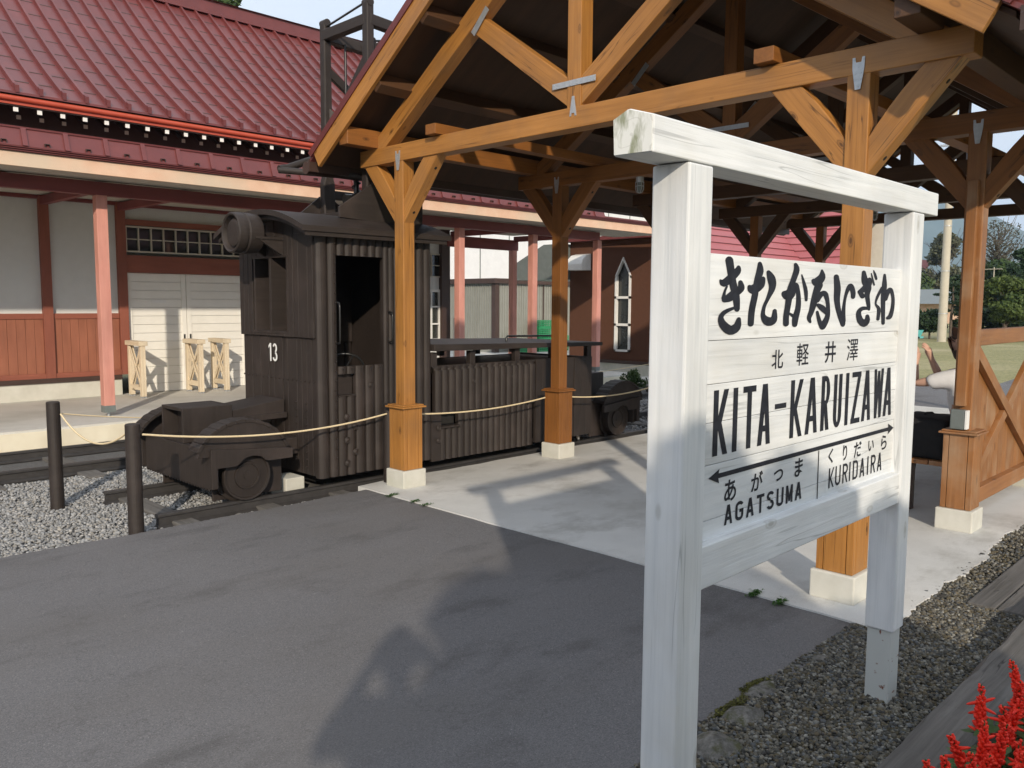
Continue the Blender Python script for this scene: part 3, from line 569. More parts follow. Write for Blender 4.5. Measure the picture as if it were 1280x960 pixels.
# condensed capitals drawn as bars
def cap(ch, x0, x1, z0, z1, w, h=None):
    """polygons of one condensed sans capital; w = vertical stem width, h = horizontal bar"""
    h = h or w*.8; P = []; W = x1-x0; H = z1-z0
    def q(*p): P.append([(x0+a*W, z0+b*H) for a, b in p])
    s = w/W; t = h/H
    def L(ax, az, bx, bz, k=1): q((ax-s*k/2, az), (ax+s*k/2, az), (bx+s*k/2, bz), (bx-s*k/2, bz))
    if ch == 'I': q((.5-s/2, 0), (.5+s/2, 0), (.5+s/2, 1), (.5-s/2, 1))
    elif ch == 'T': q((0, 1-t), (1, 1-t), (1, 1), (0, 1)); L(.5, 0, .5, 1-t)
    elif ch == 'K': L(s/2, 0, s/2, 1); L(s*.9, .38, 1-s/2, 1); L(s*1.2, .50, 1-s/2, 0)
    elif ch == 'A': L(s/2, 0, .5-s*.08, 1); L(1-s/2, 0, .5+s*.08, 1); q((.25, .22), (.75, .22), (.75, .22+t), (.25, .22+t))
    elif ch == 'Z': q((0, 1-t), (1, 1-t), (1, 1), (0, 1)); q((0, 0), (1, 0), (1, t), (0, t)); L(s/2, t*.5, 1-s/2, 1-t*.5)
    elif ch == 'W': L(s/2, 1, .28, 0, .9); L(.5, .96, .28, 0, .8); L(.5, .96, .72, 0, .8); L(1-s/2, 1, .72, 0, .9)
    elif ch == 'M': L(s/2, 0, s/2, 1); L(1-s/2, 0, 1-s/2, 1); L(s*.6, 1, .5, .1, .9); L(1-s*.6, 1, .5, .1, .9)
    elif ch == '-': q((0, 0), (1, 0), (1, 1), (0, 1))
    else:
        def arc(cx, cz, rx, rz, a0, a1, n=9):
            for i in range(n):
                a, b = R(a0+(a1-a0)*i/n), R(a0+(a1-a0)*(i+1)/n)
                f = lambda an, k: (cx+(rx-s*k)*math.cos(an), cz+(rz-t*k)*math.sin(an)); q(f(a, 0), f(b, 0), f(b, 1), f(a, 1))
        if ch == 'U': L(s/2, .25, s/2, 1); L(1-s/2, .25, 1-s/2, 1); arc(.5, .25, .5, .25, 180, 360)
        elif ch in 'RDP':
            L(s/2, 0, s/2, 1)
            if ch == 'D': q((s, 0), (.5, 0), (.5, t), (s, t)); q((s, 1-t), (.5, 1-t), (.5, 1), (s, 1)); arc(.5, .25, .5, .25, -90, 0); arc(.5, .75, .5, .25, 0, 90); L(1-s/2, .25, 1-s/2, .75)
            else: q((s, 1-t), (.5, 1-t), (.5, 1), (s, 1)); q((s, .45), (.5, .45), (.5, .45+t), (s, .45+t)); arc(.5, .725, .5, .275, -90, 90); L(.5, .47, 1-s/2, 0)
        elif ch == 'S': arc(.5, .74, .5, .26, 20, 270); arc(.5, .27, .5, .27, -160, 90)
        elif ch == 'G': arc(.5, .74, .5, .26, 20, 180); arc(.5, .26, .5, .26, 180, 360); L(s/2, .26, s/2, .74); L(1-s/2, .24, 1-s/2, .45); q((.5, .42), (1, .42), (1, .42+t), (.5, .42+t))
    return P
def capword(name, items, w, parent, h=None):
    k = 0
    for ch, x0, x1, z0, z1 in items:
        m = MB()
        for poly in cap(ch, x0, x1, z0, z1, w, h):
            k += 1; m.add([(x, YB-.0006-k*.00001, z) for x, z in poly], [tuple(range(len(poly)))])
        m.build(name, M_['blackpaint'], parent)
Z0, Z1 = 1.178, 1.363
capword('roman_lettering', [('K',2.012,2.092,Z0,Z1),('I',2.116,2.144,Z0,Z1),('T',2.172,2.248,Z0,Z1),('A',2.262,2.342,Z0,Z1),('-',2.366,2.440,1.280,1.296),('K',2.468,2.554,Z0,Z1),('A',2.574,2.664,Z0,Z1),('R',2.688,2.754,Z0,Z1),('U',2.784,2.850,Z0,Z1),('I',2.880,2.906,Z0,Z1),('Z',2.932,3.010,Z0,Z1),('A',3.024,3.106,Z0,Z1),('W',3.128,3.220,Z0,Z1),('A',3.226,3.308,Z0,Z1)], .0262, sg, .0185)
xs = np.linspace(2.086, 2.585, 9)
capword('roman_lettering', [(c, a, a+.046 if c != 'I' else a+.02, .969, 1.027) for c, a in zip('AGATSUMA', xs)], .0125, sg, .0100)
pos = [2.772, 2.825, 2.885, 2.940, 2.972, 3.033, 3.100, 3.135, 3.195]
capword('roman_lettering', [(c, a, a+(.044 if c != 'I' else .012), .970, 1.040) for c, a in zip('KURIDAIRA', pos)], .0108, sg, .009)
word('kanji_lettering', [('北',2.335,2.408,1.405,1.463,.012),('軽',2.498,2.582,1.407,1.478,.006),('井',2.702,2.786,1.406,1.478,.014),('澤',2.876,2.970,1.405,1.482,.003)], sg)
word('kana_lettering', [('あ',2.083,2.148,1.036,1.100,.018),('が',2.235,2.305,1.042,1.100,.018),('つ',2.375,2.435,1.052,1.088,.022),('ま',2.515,2.572,1.046,1.106,.018)], sg)
word('kana_lettering', [('く',2.763,2.800,1.056,1.108,.022),('り',2.880,2.915,1.052,1.108,.02),('だ',2.975,3.040,1.050,1.106,.018),('い',3.103,3.155,1.058,1.098,.022),('ら',3.225,3.280,1.048,1.104,.02)], sg)
ar = MB(); y = YB-.0011
ar.add([(2.035, y, 1.1125), (3.29, y, 1.1165), (3.29, y, 1.1305), (2.035, y, 1.1265)], [(0,1,2,3)])
ar.add([(1.995, y-.0002, 1.119), (2.052, y-.0002, 1.098), (2.045, y-.0002, 1.119), (2.052, y-.0002, 1.139)], [(0,1,2,3)])
ar.add([(3.342, y-.0002, 1.1235), (3.285, y-.0002, 1.145), (3.292, y-.0002, 1.1235), (3.285, y-.0002, 1.103)], [(0,1,2,3)])
ar.add([(2.684, y-.0002, .948), (2.690, y-.0002, .948), (2.688, y-.0002, 1.113), (2.682, y-.0002, 1.113)], [(0,1,2,3)])
ar.build('direction_arrow', M_['blackpaint'], sg)
# ------------------------------------------------------------------ wooden locomotive
lo = thing('wooden_locomotive', 'dark brown timber-clad locomotive number 13 with a tall cab and long low hood', 'locomotive', (5.5, 6.63, 0))
LM = M_['loco']; YN, YF, LYC = 6.0, 7.26, 6.63
def zframe(p): return frame(p, (0, 0, 1), (0, -1, 0))
def logs(name, x0, x1, z0, z1, parent, y=YN, face=-1, w=.088, dep=.028, back=.035, rivets=None, rnd=0, mat=None):
    """upright half-round logs side by side along X, facing -Y (face -1) or +Y"""
    n = max(1, round((x1-x0)/w)); ww = (x1-x0)/n; m = MB(); rv = MB()
    for k in range(n):
        a = x0+k*ww+.0015; b = x0+(k+1)*ww-.0015; cx = (a+b)/2; jz = random.uniform(-rnd, rnd); dd = dep*random.uniform(.8, 1.1)
        prof = [(a, y-face*back)]+[(cx-(b-a)/2*math.cos(math.pi*t/8), y+face*dd*math.sin(math.pi*t/8)) for t in range(9)]+[(b, y-face*back)]
        m.prism([(p[0], p[1], z0+jz) for p in prof], (0, 0, z1-z0-jz))
        if rivets:
            for z in rivets: rv.cyl((cx, y+face*(dd-.003), z), (cx, y+face*(dd+.005), z), .007, 8)
    o = m.build(name, mat or LM, parent, M=zframe((x0, y, z0)), bevel=0)
    if rivets: rv.build('rivets', M_['iron'], parent if parent.parent is None else parent)
    return o
def planks_x(name, x, y0, y1, z0, z1, parent, w=.075, dep=.03, holes=(), face=-1, seed=1):
    """upright boards facing -X with slight steps; holes = (ya, yb, za, zb)"""
    rn = random.Random(seed); n = round((y1-y0)/w); m = MB(); ww = (y1-y0)/n
    for k in range(n):
        a, b = y0+k*ww+.0015, y0+(k+1)*ww-.0015; off = rn.uniform(0, .006)*face
        segs = [(z0, z1)]
        for ya, yb, za, zb in holes:
            if b > ya+.01 and a < yb-.01: segs = [(z0, za), (zb, z1)]
        for s0, s1 in segs: m.box((x+off, a, s0), (x-face*dep, b, s1))
    return m.build(name, LM, parent, bevel=.003, M=frame((x, y0, z0), (0, 0, 1), (face, 0, 0)))
# cab ----------------------------------------------------------
CX0, CX1 = 3.75, 4.97
cab = MB()
cab.box((CX0+.05, YF-.03, .12), (CX1-.02, YF, 2.2)); cab.box((CX0+.06, YN+.03, .12), (CX1-.03, YF-.04, .155))
cab.box((CX1-.04, YN+.04, .156), (CX1-.021, YF-.031, 2.18))
cab = cab.build('cab', LM, lo, bevel=.003)
holes = ((6.40, 6.985, 1.34, 1.985),)
fr = planks_x('front_wall', CX0-.012, YN+.01, YF-.01, 1.30, 2.17, cab, holes=holes, dep=.035, w=.078, seed=2)
planks_x('front_wall', CX0+.012, YN+.01, YF-.01, .13, 1.298, cab, dep=.03, w=.078, seed=3)
# arch boards above the front wall
m = MB()
for k in range(16):
    a = YN+.02+k*(YF-YN-.04)/16; b = a+(YF-YN-.04)/16-.003; yc = (a+b)/2; h = .155*(1-((yc-LYC)/.66)**2)
    if h > .01: m.box((CX0-.010+.004*(k % 2), a, 2.168), (CX0+.03, b, 2.17+h))
m.build('front_gable', LM, cab, bevel=.002)
w = MB()
for ya, yb in ((6.40, 6.425), (6.68, 6.715), (6.96, 6.985)): w.box((CX0-.018, ya, 1.34), (CX0+.26, yb, 1.985))
w.box((CX0-.018, 6.385, 1.325), (CX0+.26, 7.0, 1.345)); w.box((CX0-.02, 6.385, 1.98), (CX0+.26, 7.0, 2.005)); w.build('front_window', LM, cab, bevel=.002)
w = MB(); w.box((CX0+.22, 6.42, 1.35), (CX0+.24, 6.69, 1.98)); w.box((CX0+.22, 6.71, 1.35), (CX0+.24, 6.97, 1.98)); w.build('window_shutter', LM, cab, bevel=.002)
# corner logs and side
for (a, b) in ((3.75, 3.86), (3.86, 3.95)): logs('corner_log', a, b, .12, 2.165, cab, w=.1, dep=.04)
logs('side_logs', 3.955, 4.43, 1.99, 2.165, cab, w=.08, rivets=(2.01,))
logs('side_logs', 4.43, 4.55, .13, 2.165, cab, w=.06, dep=.022)
logs('side_logs', 4.55, 4.97, .13, 2.165, cab, w=.09)
logs('side_logs', 3.955, 4.13, .99, 1.055, cab, w=.085, rivets=(1.03,))
logs('side_logs', 4.13, 4.43, .12, 1.055, cab, w=.09, rivets=(1.03,))
logs('side_logs', 3.955, 4.13, .115, .80, cab, w=.085, y=YN+.006)
MB().box((3.955, YN+.045, .80), (4.13, YN+.06, .99)).build('side_recess', LM, cab)
MB().box((3.955, YN-.02, .795), (4.13, YN+.045, .81)).build('recess_sill', LM, cab, bevel=.003)
rv = MB()
for k in range(24):
    z = .2+k*.082; rv.cyl((3.915, YN-.036, z), (3.915, YN-.046, z), .007, 8)
    rv.cyl((4.62, YN-.02, z), (4.62, YN-.032, z), .007, 8)
for k in range(18): rv.cyl((CX0+.012-.004, YN+.05+k*.07, .93-(k % 2)*.0), (CX0+.012-.012, YN+.05+k*.07, .93), .007, 8)
for k in range(10):
    for yy in (6.18, 6.34): rv.cyl((CX0+.008, yy, .2+k*.06), (CX0-.002, yy, .2+k*.06), .006, 8)
rv.build('rivets', LM, cab)
for (x, z) in ((4.03,.62),(4.115,.53),(4.03,.42),(4.115,.31),(4.03,.22),(4.28,.88)):
    MB().lathe((x, YN-.022, z), (0, -1, 0), [(0,.03),(.006,.03),(.008,.026),(.006,.022),(.012,.010),(.012,0)], 18).build('bolt_head', LM, cab)
# far wall inside, floor, steering wheel, handles
logs('inner_logs', CX0+.1, CX1-.05, .15, 1.2, cab, y=YF-.05, face=-1, w=.09)
MB().box((4.55, YF-.10, 1.2), (4.9, YF-.05, 1.75)).build('inner_board', LM, cab)
c = Vector((4.22, 6.28, 1.03)); ax = Vector((-.35, -.55, .75)).normalized(); u = ax.cross(Vector((0,0,1))).normalized(); v = ax.cross(u)
wh = MB(); wh.tube([c+(u*math.cos(t)+v*math.sin(t))*.16 for t in [k*math.pi/14 for k in range(29)]], .013, 8)
for t in (0, 2.1, 4.2): wh.tube([c-ax*.03, c+(u*math.cos(t)+v*math.sin(t))*.16], .008, 6)
wh.tube([c-ax*.02, c-ax*.5], .02, 8); wh.build('steering_wheel', M_['iron'], cab)
for hx, z0, z1 in ((4.475, 1.25, 1.52), (3.93, 1.25, 1.6)):
    h = MB(); y = YN-.03; h.tube([(hx, y, z0), (hx, y-.05, z0+.01), (hx, y-.055, z0+.04), (hx, y-.055, z1-.04), (hx, y-.05, z1-.01), (hx, y, z1)], .008, 8); h.build('grab_handle', M_['iron'], cab)
# arched roof
def arch(m, x0, x1, z0, rise, hw, th, n=20, flat=.06):
    P = [(LYC-hw+2*hw*i/n) for i in range(n+1)]
    zt = lambda y: z0+rise*(1-((y-LYC)/hw)**2)
    top = [(x0, y, zt(y)+th) for y in P]; bot = [(x0, y, zt(y)) for y in P]
    vs = top+bot; k = n+1; vs2 = [(x1, v[1], v[2]) for v in vs]
    fs = []
    for i in range(n):
        fs += [(i, i+1, i+1+2*k, i+2*k), (i+k, i+k+2*k, i+1+k+2*k, i+1+k), (i, i+k, i+k+1, i+1), (i+2*k, i+1+2*k, i+1+3*k, i+3*k)]
    fs += [(0, 2*k, 3*k, k), (n, n+k, n+3*k, n+2*k)]
    m.add(vs+vs2, fs)
rf = MB(); arch(rf, 3.56, 5.12, 2.165, .17, .76, .045); arch(rf, 3.60, 5.08, 2.13, .17, .745, .034)
rf = rf.build('cab_roof', LM, lo, M=frame((3.56, LYC, 2.2), (1, 0, 0), (0, 0, 1)))
# number
m = MB()
def num(ch, y0, y1, z0, z1, w):   # reads left to right = towards -Y
    H = lambda a, b: (CX0-.0045, y0+(y1-y0)*a, z0+(z1-z0)*b)
    if ch == '1': m.add([H(.45,0), H(.85,0), H(.85,1), H(.45,1)], [(0,1,2,3)]); m.add([H(.05,.70), H(.46,.84), H(.46,.995), H(.05,.86)], [(0,1,2,3)])
    else:
        def arc(cx, cz, rx, rz, a0, a1, k):
            for i in range(10):
                a, b = R(a0+(a1-a0)*i/10), R(a0+(a1-a0)*(i+1)/10)
                f = lambda an, s: H(cx+(rx-.30*s)*math.cos(an), cz+(rz-.115*s)*math.sin(an)); m.add([f(a,0), f(b,0), f(b,1), f(a,1)], [(0,1,2,3)])
        arc(.5, .74, .46, .26, 160, -88, 1); arc(.5, .27, .5, .27, 88, -165, 1)
num('1', 6.775, 6.715, 1.075, 1.235, 0); num('3', 6.705, 6.620, 1.075, 1.235, 0); m.build('number_lettering', M_['white_end'], lo)
# headlamp
hl = MB().lathe((3.36, LYC, 2.175), (1, 0, 0), [(0,0),(0,.085),(.006,.11),(.030,.125),(.030,.135),(-.012,.145),(-.020,.158),(-.012,.168),(.03,.172),(.055,.172),(.062,.160),(.075,.160),(.085,.172),(.20,.166),(.215,.15),(.215,0)], 40).build('headlamp', LM, lo)
br = MB(); br.prism([(3.50, 6.47, 2.13), (3.74, 6.47, 2.13), (3.74, 6.47, 1.99)], (0, .03, 0)); br.prism([(3.50, 6.76, 2.13), (3.74, 6.76, 2.13), (3.74, 6.76, 1.99)], (0, .03, 0)); br.box((3.48, 6.46, 2.125), (3.75, 6.80, 2.145))
br.build('lamp_bracket', LM, hl)
# long hood ----------------------------------------------------
HX0, HX1 = 4.98, 7.36
hd = MB(); hd.box((HX0, YN+.05, .12), (HX1-.03, YF-.05, .16)); hd.box((HX1-.05, YN+.03, .12), (HX1, YF-.03, 1.0)); hd.box((HX0, YF-.06, .12), (HX1, YF-.03, .98))
hd = hd.build('hood', LM, lo, bevel=.003)
logs('hood_logs', 5.02, 6.40, .56, .965, hd, w=.084); logs('hood_logs', 5.02, 6.40, .94, 1.005, hd, w=.084, y=YN+.02)
for k in range(9): MB().box((6.41+.104*k, YN-.012+.004*(k % 3), .12), (6.41+.104*k+.1, YN+.03, 1.0)).build('hood_plank', LM, hd, bevel=.004, M=zframe((6.41+.104*k, YN, .12)))
logs('skirt_logs', 5.34, 6.40, .10, .555, hd, w=.082, y=YN+.035); logs('skirt_logs', 5.10, 5.34, .10, .42, hd, w=.08, y=YN+.035)
MB().box((4.98, YN-.005, .10), (5.10, YN+.04, .57)).build('skirt_post', LM, hd, bevel=.004)
MB().box((5.10, YN+.09, .42), (5.34, YN+.10, .56)).build('pocket', M_['black'], hd); MB().box((5.10, YN-.01, .405), (5.34, YN+.09, .425)).build('pocket_sill', LM, hd, bevel=.003)
for x, z in ((5.50,.84),(6.02,.86),(5.05,.30),(5.05,.42)): MB().lathe((x, YN-.022, z), (0, -1, 0), [(0,.026),(.006,.026),(.008,.022),(.005,.018),(.010,.008),(.010,0)], 16).build('bolt_head', LM, hd)
for x in (5.02, 5.51, 6.14, 6.70, 7.30):
    for y in (YN+.0, YF-.06): MB().box((x-.035, y, 1.0), (x+.035, y+.06, 1.135)).build('roof_prop', LM, hd, bevel=.004)
MB().box((5.0, YN+.0, .985), (7.34, YN+.06, 1.01)).build('hood_rail', LM, hd, bevel=.003)
rp = MB(); rp.prism([(4.97, YN-.06, 1.15), (7.46, YN-.06, 1.125), (7.46, YN-.06, 1.165), (4.97, YN-.06, 1.215)], (0, YF-YN+.12, 0)); rp.build('hood_roof', LM, lo, bevel=.004, M=frame((4.97, YN, 1.2), (1, 0, 0), (0, 0, 1)))
h = MB(); y = YN+.28; h.tube([(6.25, y, 1.18), (6.25, y, 1.235), (6.27, y, 1.25), (7.13, y, 1.235), (7.15, y, 1.22), (7.15, y, 1.165)], .011, 8); h.build('hand_rail', M_['iron'], lo)
dk = MB(); dk.box((5.3, YN+.25, .7), (7.2, YF-.25, .99)); dk.build('engine_box', M_['darkbrown'], hd)
# bogies -------------------------------------------------------
def bogie(sx, label=None):
    X = (lambda x: x) if sx > 0 else (lambda x: 11.02-x)
    b = MB(); a0, a1 = X(2.815), X(2.875)
    b.box((a0, YN+.0, .17), (a1, YF-.03, .465))
    bg_ = b.build('bogie', LM, lo, bevel=.004, M=frame((X(2.8), YN, .17), (0, 0, 1), (-sx, 0, 0)))
    m = MB()
    for k in range(24):
        y = YN+.01+k*.0505; m.prism([(a0-sx*.004, y, .172), (a0-sx*.004, y+.05, .172), (a0-sx*.004, y+.025, .155)], (sx*.05, 0, 0))
    m.build('beam_teeth', LM, bg_)
    # coupler box
    m = MB(); x0, x1 = X(2.83), X(3.25)
    for p, q in (((x0, 6.50, .467), (x1, 6.53, .745)), ((x0, 6.875, .467), (x1, 6.905, .745)), ((x0, 6.53, .72), (x1, 6.875, .745)), ((x0, 6.53, .467), (x1, 6.875, .50)), ((X(2.95), 6.53, .50), (X(2.97), 6.875, .72))): m.box(p, q)
    m.build('coupler_box', LM, bg_, bevel=.003)
    # sloping nose beams to the cab
    x0, x1 = X(3.255), X(3.735)
    m = MB(); m.prism([(x0, 6.50, .60), (x1, 6.50, .605), (x1, 6.50, .755), (x0, 6.50, .695)], (0, .42, 0)); m.prism([(x0, 6.455, .592), (x1, 6.455, .598), (x1, 6.455, .645), (x0, 6.455, .640)], (0, .045, 0))
    m.box((X(2.9), 6.3, .30), (X(3.74), 6.96, .44))
    m.build('nose', LM, bg_, bevel=.003)
    for side in (-1, 1):
        yo = YN-.045 if side < 0 else YF+.045; s = 1 if side < 0 else -1
        cx, cz, r = X(3.13), .235, .225
        # side frame plate with arched cut and drop leg
        P = [(3.08-.395*math.cos(t), .33+.345*math.sin(t)) for t in [math.pi*(.09+.82*k/18) for k in range(19)]]
        Q = [(3.49,.345),(3.28,.345),(3.25,.352)] + [(3.14+.10*math.cos(t), .352+.048*math.sin(t)) for t in [math.pi*k/10 for k in range(1, 10)]] + [(3.03,.350),(3.0,.335),(2.85,.335),(2.85,.18)]
        upp = P
        m = MB(); m.prism([(X(x), yo+s*.03, z) for x, z in upp], (0, s*.03, 0)); m.build('fender_side', LM, bg_, bevel=.002)
        low = [(2.80,.18),(2.80,.485),(3.44,.43),(3.49,.42)]+Q[0:]
        m = MB(); m.prism([(X(x), yo, z) for x, z in low], (0, s*.035, 0)); m.build('side_frame', LM, bg_, bevel=.003)
        m = MB(); A = [math.pi*(.13+.77*k/12) for k in range(0, 13)]
        for a, b_ in zip(A[:-1], A[1:]):
            f = lambda t, k: (X(3.08-(.40+k)*math.cos(t)), yo+s*.022, .33+(.35+k)*math.sin(t))
            a2 = a+.004; b2 = b_-.004
            m.prism([f(a2, -.014), f(b2, -.014), f(b2, .008), f((a2+b2)/2, .013), f(a2, .008)], (0, s*.17, 0))
        m.build('fender', LM, bg_, bevel=.002)
        wy = yo+s*.075
        wl = MB().lathe((cx, wy, cz), (0, s, 0), [(0,0),(0,.03),(.006,.032),(.008,.09),(-.004,.094),(-.004,.106),(.012,.11),(.014,.175),(.002,.18),(.0,.195),(.004,.198),(.09,.198),(.092,.225),(.115,.225),(.118,0)], 44)
        wl.build('wheel', LM, bg_)
        MB().box((X(2.90), wy+s*.13, .04), (X(3.50), wy+s*.15, .46)).build('wheel_liner', LM, bg_, bevel=.004)
    MB().cyl((X(3.13), YN+.12, .235), (X(3.13), YF-.12, .235), .035, 16).build('axle', M_['iron'], bg_)
    return bg_
bogie(1); bogie(-1)
# underframe
MB().box((3.9, 6.3, .03), (7.3, 6.96, .13)).build('underframe', M_['black'], lo)
# collector tower on the cab roof ------------------------------
tw = MB().box((4.25, 6.2, 2.33), (5.05, 7.06, 2.40)).build('collector_base', LM, lo, bevel=.004)
TA, TB_ = 6.95, 6.27
for x, y, zt in ((4.50, TA, 4.20), (4.50, TB_, 4.23), (5.02, TA, 4.15), (5.02, TB_, 4.15)):
    m = MB(); m.prism([(x-.062, y-.04, 2.36), (x+.062, y-.04, 2.36), (x+.062, y-.04, 2.72), (x+.045, y-.04, 2.78), (x+.038, y-.04, zt), (x-.038, y-.04, zt), (x-.045, y-.04, 2.78), (x-.062, y-.04, 2.72)], (0, .08, 0))
    m.build('tower_post', LM, tw, bevel=.012, M=frame((x, y, 2.4), (0, 0, 1), (0, -1, 0)))
    MB().cyl((x, y-.045, zt-.005), (x, y+.045, zt-.005), .036, 16).build('post_head', LM, tw)
for p, q, w in (((4.50, TA, 4.08), (4.50, TB_, 4.08), .07), ((5.02, TA, 4.05), (5.02, TB_, 4.05), .07), ((4.50, TA, 4.08), (5.02, TA, 4.05), .07), ((4.50, TB_, 4.08), (5.02, TB_, 4.05), .07), ((4.50, TA, 2.62), (5.02, TA, 2.62), .06), ((4.50, TB_, 2.62), (5.02, TB_, 2.62), .06)):
    beam('cross_bar', p, q, w*1.2, w*1.35, LM, tw, bevel=.006)
for p, q in (((4.50, TA, 3.78), (5.02, TA, 3.45)), ((4.50, TA, 3.08), (4.50, TB_, 3.78)), ((4.50, TB_, 3.78), (5.02, TB_, 3.30)), ((4.50, TA, 3.40), (4.70, TA-.2, 3.15))): beam('tower_brace', p, q, .045, .075, LM, tw, bevel=.004)
rd = MB(); rd.cyl((4.62, 6.80, 2.9), (4.62, 6.80, 4.0), .012, 8); rd.cyl((4.78, 6.6, 2.5), (4.78, 6.6, 4.75), .018, 8); rd.tube([(4.50, TA, 4.16), (4.50, TB_, 4.24)], .010, 6); rd.tube([(4.50, TB_, 3.9), (5.02, TB_, 4.0)], .010, 6)
rd.build('tower_rod', M_['iron'], tw)
MB().prism([(4.14, 6.985, 2.36), (4.44, 6.985, 2.36), (4.44, 6.985, 2.60)], (0, .02, 0)).build('gusset', LM, tw); MB().prism([(4.56, 6.985, 2.36), (4.90, 6.985, 2.36), (4.56, 6.985, 2.60)], (0, .02, 0)).build('gusset', LM, tw)
gs = MB()
gs.prism([(4.12, 6.18, 2.33), (4.95, 6.18, 2.30), (4.95, 6.18, 2.52), (4.62, 6.18, 2.73), (4.50, 6.18, 2.67), (4.12, 6.18, 2.42)], (0, .03, 0)); gs.build('gusset', LM, tw, bevel=.003)
am = MB(); am.tube([(4.03, 7.02, 2.815), (4.12, 7.02, 2.835), (4.35, 7.01, 2.93), (4.5, 7.0, 2.97), (4.95, 6.9, 2.97)], .034, 12); am.tube([(4.03, 7.02, 2.805), (4.2, 6.8, 2.78), (4.5, 6.45, 2.74), (4.95, 6.2, 2.72)], .030, 12); am.cyl((4.34, 6.90, 3.03), (4.95, 6.75, 3.03), .04, 12)
am.build('collector_bow', LM, tw)
sp_ = MB(); sp_.tube([(4.60+.038*math.cos(t), 6.62+.038*math.sin(t), 2.56+.0125*t) for t in [k*.5 for k in range(50)]], .008, 6); sp_.cyl((4.60, 6.62, 2.40), (4.60, 6.62, 2.95), .026, 12); sp_.cyl((4.52, 6.70, 2.56), (4.9, 6.62, 2.56), .05, 14); sp_.build('spring', M_['iron'], tw)
# cream block standing between rail and cab
tag(MB().box((3.56, 6.20, -.08), (3.74, 6.45, .115)).build('chock_block', M_['footing'], origin=(3.65, 6.3, -.08), bevel=.008), 'cream block wedged under the front edge of the locomotive cab beside the rail', 'block')
# ------------------------------------------------------------------ platform and station building
M_['facing'] = surf('cream_platform_facing', (.66,.60,.46), (.76,.71,.57), 3, .85, .2, .004, c3=(.56,.50,.38))
sheet('platform', [(-9, 9.9), (13.6, 9.9), (13.6, 12.9), (-9, 12.9)], .215, M_['concrete'], .33)
tag(MB().box((-9, 9.885, -.1), (13.6, 9.899, .19)).build('platform_face', M_['facing']), kind='structure')
st = thing('station_building', 'old station house with red metal roof, grey plaster walls, brown boarding and a long canopy', 'building', (4, 12.8, .215))
WY = 12.8; SXE = 10.98; SX0 = -9
w = MB()
for a, b, z0, z1 in ((SX0, 4.67, .2, 3.95), (6.70, 10.40, .2, 3.95), (4.67, 6.70, 2.72, 3.95), (10.40, SXE, .2, .80), (10.40, SXE, 1.86, 2.10), (10.40, SXE, 2.56, 3.95)):
    w.box((a, WY, z0), (b, WY+.14, z1))
w.box((10.88, WY, .8), (SXE, WY+.14, 3.95)); w.box((SXE-.14, WY+.14, .2), (SXE, 19.5, 3.95)); w.box((SX0, 19.4, .2), (SXE-.14, 19.5, 3.95))
w.build('plaster_wall', M_['plaster'], st)
MB().box((SX0, WY-.05, .216), (4.66, WY, .45)).build('foundation', M_['footing'], st)
MB().box((6.72, WY-.05, .216), (SXE+.03, WY, .45)).build('foundation', M_['footing'], st)
MB().box((SX0, WY-.075, .45), (4.66, WY-.002, .515)).build('sill_beam', M_['darkbrown'], st)
def dado(a, b):
    n = round((b-a)/.118); m = MB()
    for k in range(n): m.box((a+(b-a)*k/n, WY-.028+.002*(k % 2), .52), (a+(b-a)*(k+1)/n-.004, WY-.001, 1.345))
    m.build('dado_boards', M_['dado'], st, M=frame((a, WY, .52), (0, 0, 1), (0, -1, 0)))
    MB().box((a-.0, WY-.045, 1.345), (b, WY-.001, 1.42)).build('dado_rail', M_['trim'], st, bevel=.003); MB().box((a, WY-.06, .515), (b, WY-.001, .585)).build('dado_base', M_['trim'], st, bevel=.003)
PX = [-8.3+1.0*k for k in range(0)] + [3.705-1.0*k for k in range(0, 12, 1)][::-1]
PX = sorted([3.705-1.02*k for k in range(12)])
for a, b in zip(PX[:-1], PX[1:]): dado(a+.062, b-.062)
dado(3.705+.062, 4.66)
for x in PX+[4.725]:
    beam('wall_post', (x, WY-.035, .516), (x, WY-.035, 3.05), .125, .075, M_['trim'], st, up=(0, -1, 0), bevel=.003)
beam('wall_post', (6.76, WY-.035, .216), (6.76, WY-.035, 3.05), .125, .075, M_['trim'], st, up=(0, -1, 0), bevel=.003)
beam('wall_post', (SXE-.03, WY-.04, .45), (SXE-.03, WY-.04, 3.2), .22, .09, M_['darkbrown'], st, up=(0, -1, 0), bevel=.003)
dado(6.83, 10.25); MB().box((4.79, WY-.05, 2.02), (6.70, WY-.001, 2.275)).build('lintel', M_['trim'], st, bevel=.003)
MB().box((4.79, WY-.05, 2.715), (6.70, WY-.001, 2.80)).build('lintel', M_['trim'], st, bevel=.003)
# sliding doors
for x0, x1, hx in ((4.79, 5.682, 5.64), (5.690, 6.69, 5.735)):
    d = MB(); n = 14
    for k in range(n): z = .222+1.797*k/n; d.box((x0+.07, WY+.0, z), (x1-.07, WY+.02, z+1.797/n-.004))
    d.box((x0, WY-.012, .222), (x0+.072, WY+.03, 2.018)); d.box((x1-.072, WY-.012, .222), (x1, WY+.03, 2.018))
    d = d.build('sliding_door', M_['door'], st, bevel=.002)
    MB().box((hx-.012, WY-.02, .98), (hx+.012, WY-.013, 1.09)).build('pull', M_['iron'], d)
MB().box((5.15, WY-.008, 1.575), (5.37, WY-.002, 1.615)).build('notice', M_['whiteplastic'], st)
